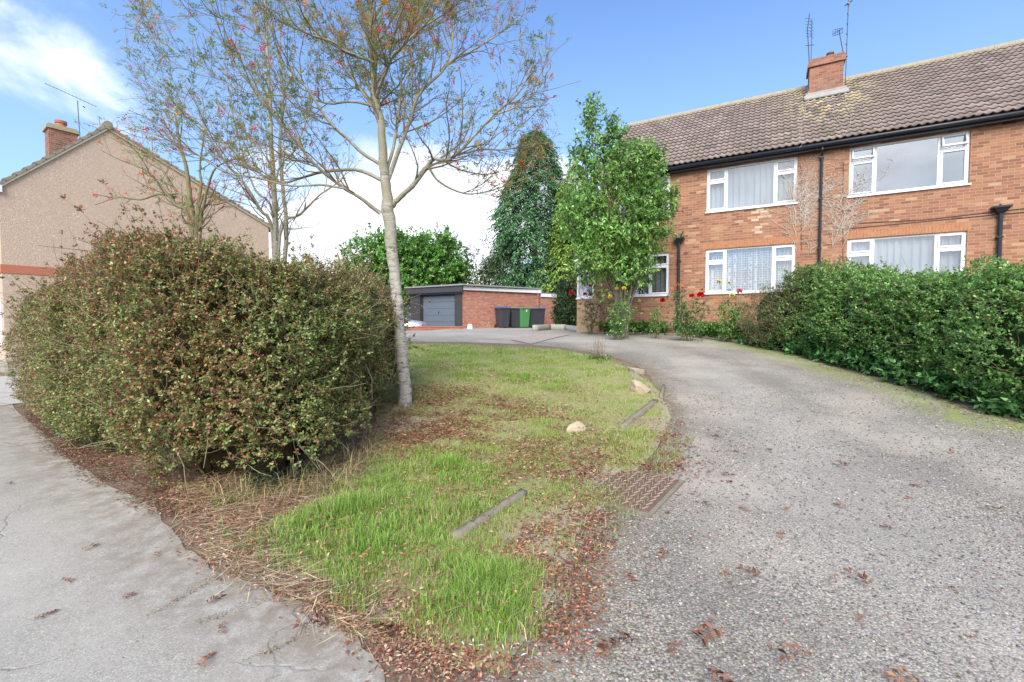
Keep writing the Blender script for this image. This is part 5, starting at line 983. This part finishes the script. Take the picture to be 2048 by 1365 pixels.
bedpoly = [W2(2.5, 17.0), G(1166, 666)+W2(.05, .25), G(1215, 667)+W2(0, .2), G(1330, 671)+W2(0, .2), G(1480, 686)+W2(0, .25), G(1560, 700), W2(7, 13), W2(5.8, 14.4), W2(3.3, 15.8), W2(2.7, 17.2)]
Q = region(None, 1100, bedpoly); P = groundP(Q, .05); P[:, 2] += RG.random(len(P))*.26; V, Fq, c = sprigs(P, unit(rdir(len(P))*.6+[0, 0, 1]), 11, .17, .10, .055, [(.12, .28, .05), (.18, .38, .07), (.28, .48, .11), (.07, .16, .04)], droop=.1); tag(nmesh('ground_cover', V, Fq, M['leaf'], col=c), 'low bright green leafy ground cover along the foot of the brick wall', 'ground cover', kind='stuff')
# foot of right hedge
fe = [G(1480, 688), G(1600, 716), G(1750, 758), G(1900, 808), G(2048, 850), W2(8.3, 4.2), W2(8.8, 5), G(2048, 815)+W2(.6, .4), G(1900, 775)+W2(.5, .3), G(1750, 735)+W2(.4, .3), G(1600, 700)+W2(.4, .4)]
Q = region(None, 1900, fe); P = groundP(Q, .02); P[:, 2] += RG.random(len(P))*.30; V, Fq, c = sprigs(P, unit(rdir(len(P))*.8+[-.4, -.2, .7]), 11, .15, .11, .06, [(.08, .2, .07), (.12, .30, .09), (.18, .40, .11), (.06, .14, .05)], droop=.15); tag(nmesh('ground_cover', V, Fq, M['leaf'], col=c), 'dark green ivy-like ground cover creeping from under the right hedge', 'ground cover', kind='stuff')
# ivy at foot of left hedge
Q = region([(95, 862), (200, 870), (215, 915), (120, 880)], 160); P = groundP(Q, .03); P[:, 2] += RG.random(len(P))*.2; p1 = sprigs(P, unit(rdir(len(P))+[0, 0, .6]), 9, .1, .05, .035, [(.05, .1, .05), (.09, .16, .09), (.16, .22, .15)])
Q = region([(480, 960), (600, 940), (650, 960), (520, 1000)], 90); P = groundP(Q, .02); P[:, 2] += RG.random(len(P))*.08; p2 = sprigs(P, unit(rdir(len(P))+[0, 0, .6]), 6, .08, .045, .035, [(.03, .07, .04), (.05, .1, .05)]); V, Fq, c = join([p1, p2]); tag(nmesh('ivy', V, Fq, M['leaf'], col=c), 'blue-green ivy growing at the foot of the left hedge', 'ivy', kind='stuff')

# ================================================================ grass, straw, litter
def blades(Q, L, W, cols, lean=.5, off=.01):
    n = len(Q); b = groundP(Q, off); a = RG.uniform(0, 2*np.pi, n); S = np.stack([np.cos(a), np.sin(a), 0*a], 1); ln = np.stack([np.cos(a+1.57+RG.normal(size=n)*.5), np.sin(a+1.57), 0*a], 1)*(lean*np.abs(RG.normal(size=n)))[:, None]
    m_ = b+(ln*.35+[0, 0, .6])*L[:, None]; t = b+(ln+[0, 0, .9])*L[:, None]; t[:, 2] = np.maximum(t[:, 2]-.15*L*np.linalg.norm(ln, axis=1), b[:, 2]+.004); w_ = (W/2)[:, None]
    V = np.stack([b-S*w_, b+S*w_, m_+S*w_*.8, m_-S*w_*.8, t+S*w_*.12, t-S*w_*.12], 1).reshape(-1, 3); i = np.arange(n)*6; Fq = np.concatenate([np.stack([i, i+1, i+2, i+3], 1), np.stack([i+3, i+2, i+4, i+5], 1)]); return V, Fq, np.repeat(cols, 6, 0)
lawnW = [tuple(p) for p in lL]+[tuple(p) for p in lR[::-1]]
def sampleW(n, poly, dens):
    poly = np.array(poly); lo, hi = poly.min(0), poly.max(0); out = []; c = 0
    while c < n: Q = RG.uniform(lo, hi, (n*3, 2)); Q = Q[pip(Q, poly)]; Q = Q[RG.random(len(Q)) < dens(Q)]; out.append(Q); c += len(Q)
    return np.concatenate(out)[:n]
def blobs(Q, L): return np.max([a*np.exp(-((Q-G(px, py))**2).sum(1)/r**2) for px, py, r, a in L], 0)
LUSH = [(620, 1080, .35, 1), (700, 1040, .4, 1), (800, 980, .5, 1), (880, 950, .45, 1), (740, 1080, .35, 1), (840, 1060, .35, .8), (900, 1140, .2, .8), (960, 1190, .22, 1), (1010, 1230, .16, 1), (900, 1200, .16, 1), (1000, 1270, .1, .8), (1270, 885, .22, .8), (1050, 760, .35, .8), (1120, 860, .3, .5), (920, 755, .3, .5), (1110, 775, .35, .5), (570, 1050, .2, .7), (950, 1030, .18, .5)]
dn = lambda Q: np.clip((3.0/np.maximum(Q[:, 1], 1.5))**1.1, .15, 1)
BARE = [(1130, 1040, .22, 1), (1075, 1075, .18, 1), (1120, 1130, .17, 1), (1100, 1210, .16, 1), (1050, 1050, .13, .9), (1180, 960, .25, .9), (1240, 960, .25, .9), (1060, 1290, .12, .9), (760, 1230, .12, .8), (1150, 900, .2, .6), (980, 930, .2, .4), (840, 850, .35, .55), (780, 860, .4, .8), (1330, 850, .25, .7)]
Q = sampleW(200000, lawnW, lambda Q: dn(Q)*(.30+.7*np.clip(blobs(Q, LUSH)+.35*sstep(7.5, 9.5, Q[:, 1]), 0, 1))*np.clip(.5+1.0*fbm(np.c_[Q, 0*Q[:, 0]], 9, 3)+.7*fbm(np.c_[Q, 0*Q[:, 0]], 28, 33), .05, 1.3)*(1-.88*np.clip(blobs(Q, BARE), 0, 1)))
tuft = np.clip(.9+.8*fbm(np.c_[Q, 0*Q[:, 0]], 17, 33), .35, 2.1)
lu = np.clip(blobs(Q, LUSH)*(1+.35*fbm(np.c_[Q, 0*Q[:, 0]], 5, 51)), 0, 1); n = len(Q); far = sstep(6, 11, Q[:, 1]); L = (.030+.062*lu+.012*far)*tuft*RG.uniform(.5, 1.3, n); W = .0032+.0028*far+.001*lu
Q = Q+RG.normal(size=Q.shape)*.05
GC = np.array([(.20, .36, .06), (.27, .46, .08), (.36, .54, .13)])[RG.integers(0, 3, n)]; DC = np.array([(.38, .44, .12), (.50, .48, .20), (.62, .54, .32), (.28, .38, .09)])[RG.integers(0, 4, n)]
pg = np.clip(.36+.14*far+.48*lu-.0*far+.15*fbm(np.c_[Q, 0*L], 3, 8), .1, .97); cg = np.where((RG.random(n) < pg)[:, None], GC, DC)*(1+RG.normal(size=(n, 1))*.16); V, Fq, c = blades(Q, L, W, np.clip(cg, .01, 1), .55, .012)
# loose blades beyond the edge of the lawn
strip = region([(900, 1365), (760, 1290), (1000, 1365)], 10); Q2 = sampleW(6500, [tuple(G(*p)) for p in [(560, 1130), (640, 1000), (760, 900), (1240, 880), (1390, 880), (1340, 960), (1240, 1080), (1130, 1260), (1060, 1330), (860, 1290), (760, 1210)]], lambda Q: .25+.0*Q[:, 0]+.6*(fbm(np.c_[Q, 0*Q[:, 0]], 7, 9) > .35))
V2, F2, c2 = blades(Q2, RG.uniform(.02, .07, len(Q2)), np.full(len(Q2), .004), pal([(.22, .36, .06), (.3, .36, .1), (.4, .36, .16)], len(Q2)), .6); Q3 = region([(420, 1000), (620, 985), (740, 900), (800, 930), (700, 1020), (620, 1100), (760, 1200), (860, 1290), (760, 1270), (560, 1160), (440, 1080)], 7000); Q3 = Q3[fbm(np.c_[Q3, 0*Q3[:, 0]], 8, 41) > -.1]; V3, F3, c3 = blades(Q3, RG.uniform(.02, .09, len(Q3)), np.full(len(Q3), .0038), pal([(.2, .38, .06), (.28, .42, .1), (.42, .4, .2), (.16, .26, .06)], len(Q3)), .8)
V, Fq, c = join([(V, Fq, c), (V2, F2, c2), (V3, F3, c3)])
tag(nmesh('grass', V, Fq, M['grass'], col=c), 'patchy bright green lawn grass around the rowan trunk', 'grass', kind='stuff')
# straw
sreg = [(330, 985), (450, 960), (560, 975), (680, 930), (740, 880), (760, 940), (690, 1000), (600, 1060), (560, 1120), (620, 1180), (760, 1280), (700, 1300), (560, 1210), (440, 1160), (390, 1120), (350, 1060)]
Q = region(sreg, 6500); n = len(Q); P = groundP(Q, .012); P[:, 2] += RG.random(n)**3*.07; a = RG.normal(size=n)*.55+RG.choice([.35, -.9], n, p=[.75, .25]); D = np.stack([np.cos(a), np.sin(a), RG.normal(size=n)*.10], 1)
V1, F1 = leafq(P, D, np.tile([0, 0, 1.], (n, 1))+rdir(n)*.3, RG.uniform(.05, .24, n), np.full(n, .0035), 0, .5); c1 = np.repeat(pal([(.52, .40, .24), (.42, .30, .18), (.62, .50, .33), (.33, .22, .14)], n), 4, 0)
Q = region([(400, 990), (480, 970), (620, 965), (720, 900), (745, 860), (760, 900), (700, 980), (580, 1010), (430, 1020)], 900); n = len(Q); V2, F2, c2 = blades(Q, RG.uniform(.06, .24, n), np.full(n, .0045), pal([(.45, .34, .19), (.35, .25, .14), (.5, .42, .24), (.24, .24, .1)], n), 2.0)
V, Fq, c = join([(V1, F1, c1), (V2, F2, c2)]); tag(nmesh('straw', V, Fq, M['litter'], col=c), 'pale dry grass and straw spilling from under the left hedge', 'dry grass', kind='stuff')
# leaf litter (leaflets)
def flat(Q, L, W, cols, tilt=.35, off=.012, lift=.02):
    n = len(Q); P = groundP(Q, off); P[:, 2] += RG.random(n)**2*lift; a = RG.uniform(0, 2*np.pi, n); D = np.stack([np.cos(a), np.sin(a), RG.normal(size=n)*.18], 1); N = np.tile([0, 0, 1.], (n, 1))+rdir(n)*tilt; V, Fq = leafq(P, D, N, L, W, .25, .5); return V, Fq, np.repeat(cols, 4, 0)
BR = [(.33, .155, .10), (.24, .11, .075), (.43, .22, .14), (.17, .085, .06), (.55, .33, .22), (.40, .14, .08)]
parts = []
def lit(poly, n, L=.034, W=.012, cols=BR, w=None, soft=None, **k):
    Q = region(poly, int(n*1.5)); sf = (.13 if n > 1900 and L > .03 else .035) if soft is None else soft; Q = Q+RG.normal(size=Q.shape)*sf*np.array([1, 1.6])
    Q = Q[RG.random(len(Q)) < np.clip(.62+.75*fbm(np.c_[Q, 0*Q[:, 0]], 5, 61)+.5*fbm(np.c_[Q, 0*Q[:, 0]], 16, 62), .05, 1)]; n = len(Q); parts.append(flat(Q, L*RG.uniform(.6, 1.3, n), W*RG.uniform(.7, 1.3, n), pal(cols, n, w), **k))
lit([(40, 815), (60, 812), (220, 930), (350, 985), (430, 985), (380, 1080), (330, 1040), (280, 1012), (190, 962), (100, 895)], 9000, .024, .010, [(.20, .09, .06), (.14, .07, .05), (.32, .15, .09), (.4, .28, .18), (.12, .09, .06)])
lit([(70, 830), (220, 930), (350, 980), (520, 985), (640, 960), (520, 940), (350, 930), (200, 860), (90, 790)], 4500, .028, .011, lift=.06)
lit(sreg, 3000, .03, .012, lift=.05)
lit([(330, 985), (560, 980), (700, 910), (745, 940), (640, 1010), (560, 1100), (400, 1130), (350, 1050)], 2600, .028, .01)
lit([(740, 880), (770, 790), (900, 770), (1100, 830), (1240, 880), (1200, 960), (1100, 1010), (1000, 980), (940, 930), (820, 930)], 9500, .040, .015, off=.025, lift=.06)
lit([(760, 830), (900, 800), (960, 880), (860, 920), (770, 900)], 3500, .036, .014, off=.025, lift=.06)
lit([(600, 1120), (620, 1040), (760, 960), (940, 930), (1040, 1000), (940, 1090), (1040, 1180), (1030, 1280), (880, 1240), (760, 1180)], 1500, .036, .014, soft=.03, off=.03, lift=.06)
lit([(750, 800), (880, 730), (1150, 760), (1250, 830), (1100, 870), (900, 800)], 2600, .045, .017, off=.025, lift=.05)
lit([(1120, 950), (1240, 890), (1350, 870), (1400, 930), (1300, 950), (1200, 960), (1150, 1000)], 2600, .040, .014, soft=.07)
lit([(1060, 1000), (1180, 990), (1230, 1060), (1180, 1120), (1060, 1180), (960, 1110), (1050, 1060)], 2600, .036, .013, soft=.06)
lit([(960, 1100), (1080, 1160), (1230, 1080), (1190, 1230), (1140, 1340), (980, 1365), (860, 1300), (1040, 1250), (1060, 1180)], 1700, .028, .011)
lit([(560, 1200), (640, 1170), (840, 1200), (900, 1280), (1000, 1365), (860, 1365), (760, 1330), (690, 1270)], 1500, .028, .011, BR+[(.6, .42, .28)])
lit([(430, 1145), (560, 1120), (840, 1210), (960, 1365), (800, 1365), (700, 1290), (560, 1200)], 2500, .018, .007, [(.4, .26, .17), (.5, .36, .24), (.28, .16, .1)])
lit([(1240, 860), (1330, 800), (1370, 830), (1390, 900), (1330, 930), (1260, 900)], 500)
lit([(1180, 950), (1260, 945), (1240, 1010), (1190, 1005)], 90, off=.035)
lit([(1225, 715), (1300, 742), (1352, 790), (1375, 860), (1340, 905), (1305, 850), (1300, 790), (1225, 735)], 420, .034, .012)
lit([(1600, 715), (1900, 800), (2048, 850), (2048, 870), (1880, 815), (1590, 722)], 900, .03, .014, [(.35, .22, .13), (.45, .3, .2), (.2, .12, .08), (.3, .13, .07)])
lit([(1240, 1040), (1340, 950), (1420, 880), (1380, 780), (1440, 800), (1480, 900), (1420, 1000), (1300, 1060)], 260, .03, .011)
lit([(1160, 1200), (1200, 1000), (1500, 900), (1900, 900), (2048, 1000), (2048, 1365), (1100, 1365)], 420, .02, .008)
lit([(1200, 1020), (1300, 1040), (1500, 1100), (1500, 1365), (1100, 1365), (1160, 1200)], 160, .022, .008)
lit([(0, 850), (300, 1010), (560, 1200), (700, 1365), (0, 1365)], 160, .013, .006, BR+[(.6, .55, .4), (.1, .09, .08)])
for p0, p1 in (((440, 1160), (290, 1240)), ((690, 1235), (480, 1340)), ((560, 1200), (400, 1250))):
    n = 140; f = RG.random(n); a, b_ = G(*p0), G(*p1); Q = a+(b_-a)*f[:, None]+RG.normal(size=(n, 2))*.012; parts.append(flat(Q, .012*RG.uniform(.5, 1.4, n), np.full(n, .005), pal([(.3, .2, .13), (.12, .09, .06), (.45, .33, .2)], n)))
V, Fq, c = join(parts); tag(nmesh('leaf_litter', V, Fq, M['litter'], col=c), 'brown fallen leaflets scattered over the grass and verge', 'leaf litter', kind='stuff')
# white downy feathers scraps
Q = np.concatenate([region([(390, 1060), (560, 1050), (640, 1120), (700, 1250), (560, 1200), (420, 1130)], 60), region([(800, 1200), (1100, 1230), (1180, 1330), (860, 1330)], 30)]); V, Fq, c = flat(Q, RG.uniform(.012, .04, 90), RG.uniform(.004, .012, 90), pal([(.75, .74, .72)], 90, None, .08), off=.03); tag(nmesh('feather_scraps', V, Fq, M['litter'], col=c), 'small white feathers strewn on the dry verge', 'feathers', kind='stuff')
# stones of the gravel
pg_ = [W2(-.05, .9)]+[tuple(p) for p in dL[14*1:14*9]]+[tuple(p) for p in dR[14*1:14*9][::-1]]
Q = sampleW(70000, pg_, lambda Q: np.clip((1.8/np.maximum(Q[:, 1], 1))**1.9, .004, 1)); n = len(Q); P = groundP(Q, .008); oc = np.array([[1, 0, 0], [0, 1, 0], [-1, 0, 0], [0, -1, 0], [0, 0, .7], [0, 0, -.5]]); of = np.array([[0, 1, 4], [1, 2, 4], [2, 3, 4], [3, 0, 4]])
r_ = RG.uniform(.0035, .010, n)*(1+.2*np.clip(Q[:, 1]-2, 0, 3)); a = RG.uniform(0, 6.28, n); ca, sa = np.cos(a), np.sin(a); V = oc[None]*r_[:, None, None]*RG.uniform(.6, 1.25, (n, 6, 1)); V = np.stack([V[..., 0]*ca[:, None]-V[..., 1]*sa[:, None], V[..., 0]*sa[:, None]+V[..., 1]*ca[:, None], V[..., 2]], -1)+P[:, None]
gm = mat('loose_chippings', attr=True, rough=.85); gv = RG.choice([.10, .18, .26, .33, .42, .5], n, p=[.12, .24, .26, .22, .12, .04])[:, None]*np.array([1, .92, .82])*(1+.06*RG.normal(size=(n, 3))); tag(nmesh('gravel', V.reshape(-1, 3), (of[None]+np.arange(n)[:, None, None]*6).reshape(-1, 3), gm, col=np.repeat(np.clip(gv, .02, 1), 6, 0)), 'loose grey chippings on the driveway', 'gravel', kind='stuff')
# weed stalks
p = GP(1195, 722); wd = empty('dead_weed', p, label='clump of thin dead upright stalks with green base leaves at the grass edge', cat='weed'); st = []
for k in range(24): st.append(grow((RG.normal()*.10, RG.normal()*.06, 0), unit(np.array([RG.normal()*.18, RG.normal()*.18, 1])), RG.uniform(.3, .62), 6, .1, .05, (.004, .002)))
V, Fq = tubes(st, 4); nmesh('stalks', V, Fq, mat('dead_stalk', (.24, .17, .10), .9), wd); P = RG.normal(size=(40, 3))*[.14, .1, .02]+[0, 0, .05]; V, Fq, c = sprigs(P, unit(rdir(40)+[0, 0, .4]), 6, .08, .07, .03, [(.10, .24, .05), (.14, .3, .06)]); nmesh('leaves', V, Fq, M['leaf'], wd, col=c)
# individual fallen rowan leaves on the hard surfaces
def fleaf(seed, col):
    r = np.random.default_rng(seed); Vs = []; Fs = []; o = 0; n = 6; cs = []
    for k in range(n):
        for sg in (-1, 1):
            if r.random() < .12: continue
            x = .02+.016*k; an_ = sg*(1.15-.08*k+r.normal()*.15); D = np.array([[math.cos(an_), math.sin(an_), .12+r.normal()*.15]]); V, Fq = leafq(np.array([[x, 0, .012+.004*math.sin(k)]]), D, np.array([[r.normal()*.4, r.normal()*.4, 1.]]), np.array([.036]), np.array([.0125]), .5, .5); Vs.append(V); Fs.append(Fq+o); o += 4; cs.append(np.tile(np.array(col)*(1+r.normal()*.25), (4, 1)))
    V, Fq = leafq(np.array([[-.03, 0, .008]]), np.array([[1., 0, .04]]), np.array([[0, 0, 1.]]), np.array([.14]), np.array([.003]), 0, .5); Vs.append(V); Fs.append(Fq+o); cs.append(np.tile((.25, .1, .06), (4, 1)))
    return np.concatenate(Vs), np.concatenate(Fs), np.clip(np.concatenate(cs), .01, 1)
drv = [(1681, 932, 1.2), (1440, 955, 1), (1452, 972, 1), (1500, 1030, .8), (1568, 1027, .7), (1525, 1162, 1.3), (1465, 1150, .7), (1438, 1272, 1.3), (1620, 1322, 1.4), (1745, 1190, 1.2), (1832, 1003, .8), (1955, 1020, 1), (1560, 1083, .9), (1790, 1063, .8), (1835, 1365, 1), (1385, 938, 1.1), (1700, 1025, .8), (1895, 1180, .6), (1680, 1162, .6), (1410, 1355, 1.3), (1360, 1290, .9), (1275, 1290, 1.2), (1222, 1290, 1.2), (1850, 978, .8), (2035, 1045, .9), (1700, 830, .8), (1900, 905, .8), (1480, 910, .8), (1600, 845, .7), (1400, 1010, .8), (1330, 1110, .8), (1250, 1150, .9), (1710, 1250, .5), (1960, 1285, .5), (1425, 878, .7), (1530, 905, .7)]
pav = [(160, 1113, 1.1), (28, 972, .8), (180, 912, .7), (60, 1252, .8), (445, 1255, .9), (665, 1262, 1.3), (545, 1185, 1), (735, 1275, 1.1), (320, 1110, .6), (410, 1220, .9), (118, 1168, .6), (240, 1208, .5), (400, 1355, .8), (600, 1190, 1)]
fv = [fleaf(s, c) for s, c in ((1, (.27, .125, .08)), (2, (.18, .08, .055)), (3, (.40, .19, .11)), (4, (.24, .105, .07)))]
fme = []
for V, Fq, c in fv: o = nmesh('fallen_leaf', V, Fq, M['litter'], col=c); fme.append(o.data); bpy.data.objects.remove(o)
for lst, lab, grp in ((drv, 'curled brown fallen rowan leaf lying on the gravel drive', 'fallen leaves on the gravel drive'), (pav, 'curled brown fallen rowan leaf lying on the grey pavement', 'fallen leaves on the pavement')):
    for k, (px, py, s) in enumerate(lst):
        o = link(bpy.data.objects.new('fallen_leaf', fme[k % 4])); p = GP(px, py); o.location = (p[0], p[1], p[2]+.012); o.rotation_euler = (RG.normal()*.1, RG.normal()*.1, RG.uniform(0, 6.28)); s *= RG.uniform(.8, 1.25); o.scale = (s, s*RG.uniform(.75, 1.1), s*RG.uniform(.7, 1.6)); tag(o, lab, 'leaf', grp)
print('done objects', len(bpy.data.objects))
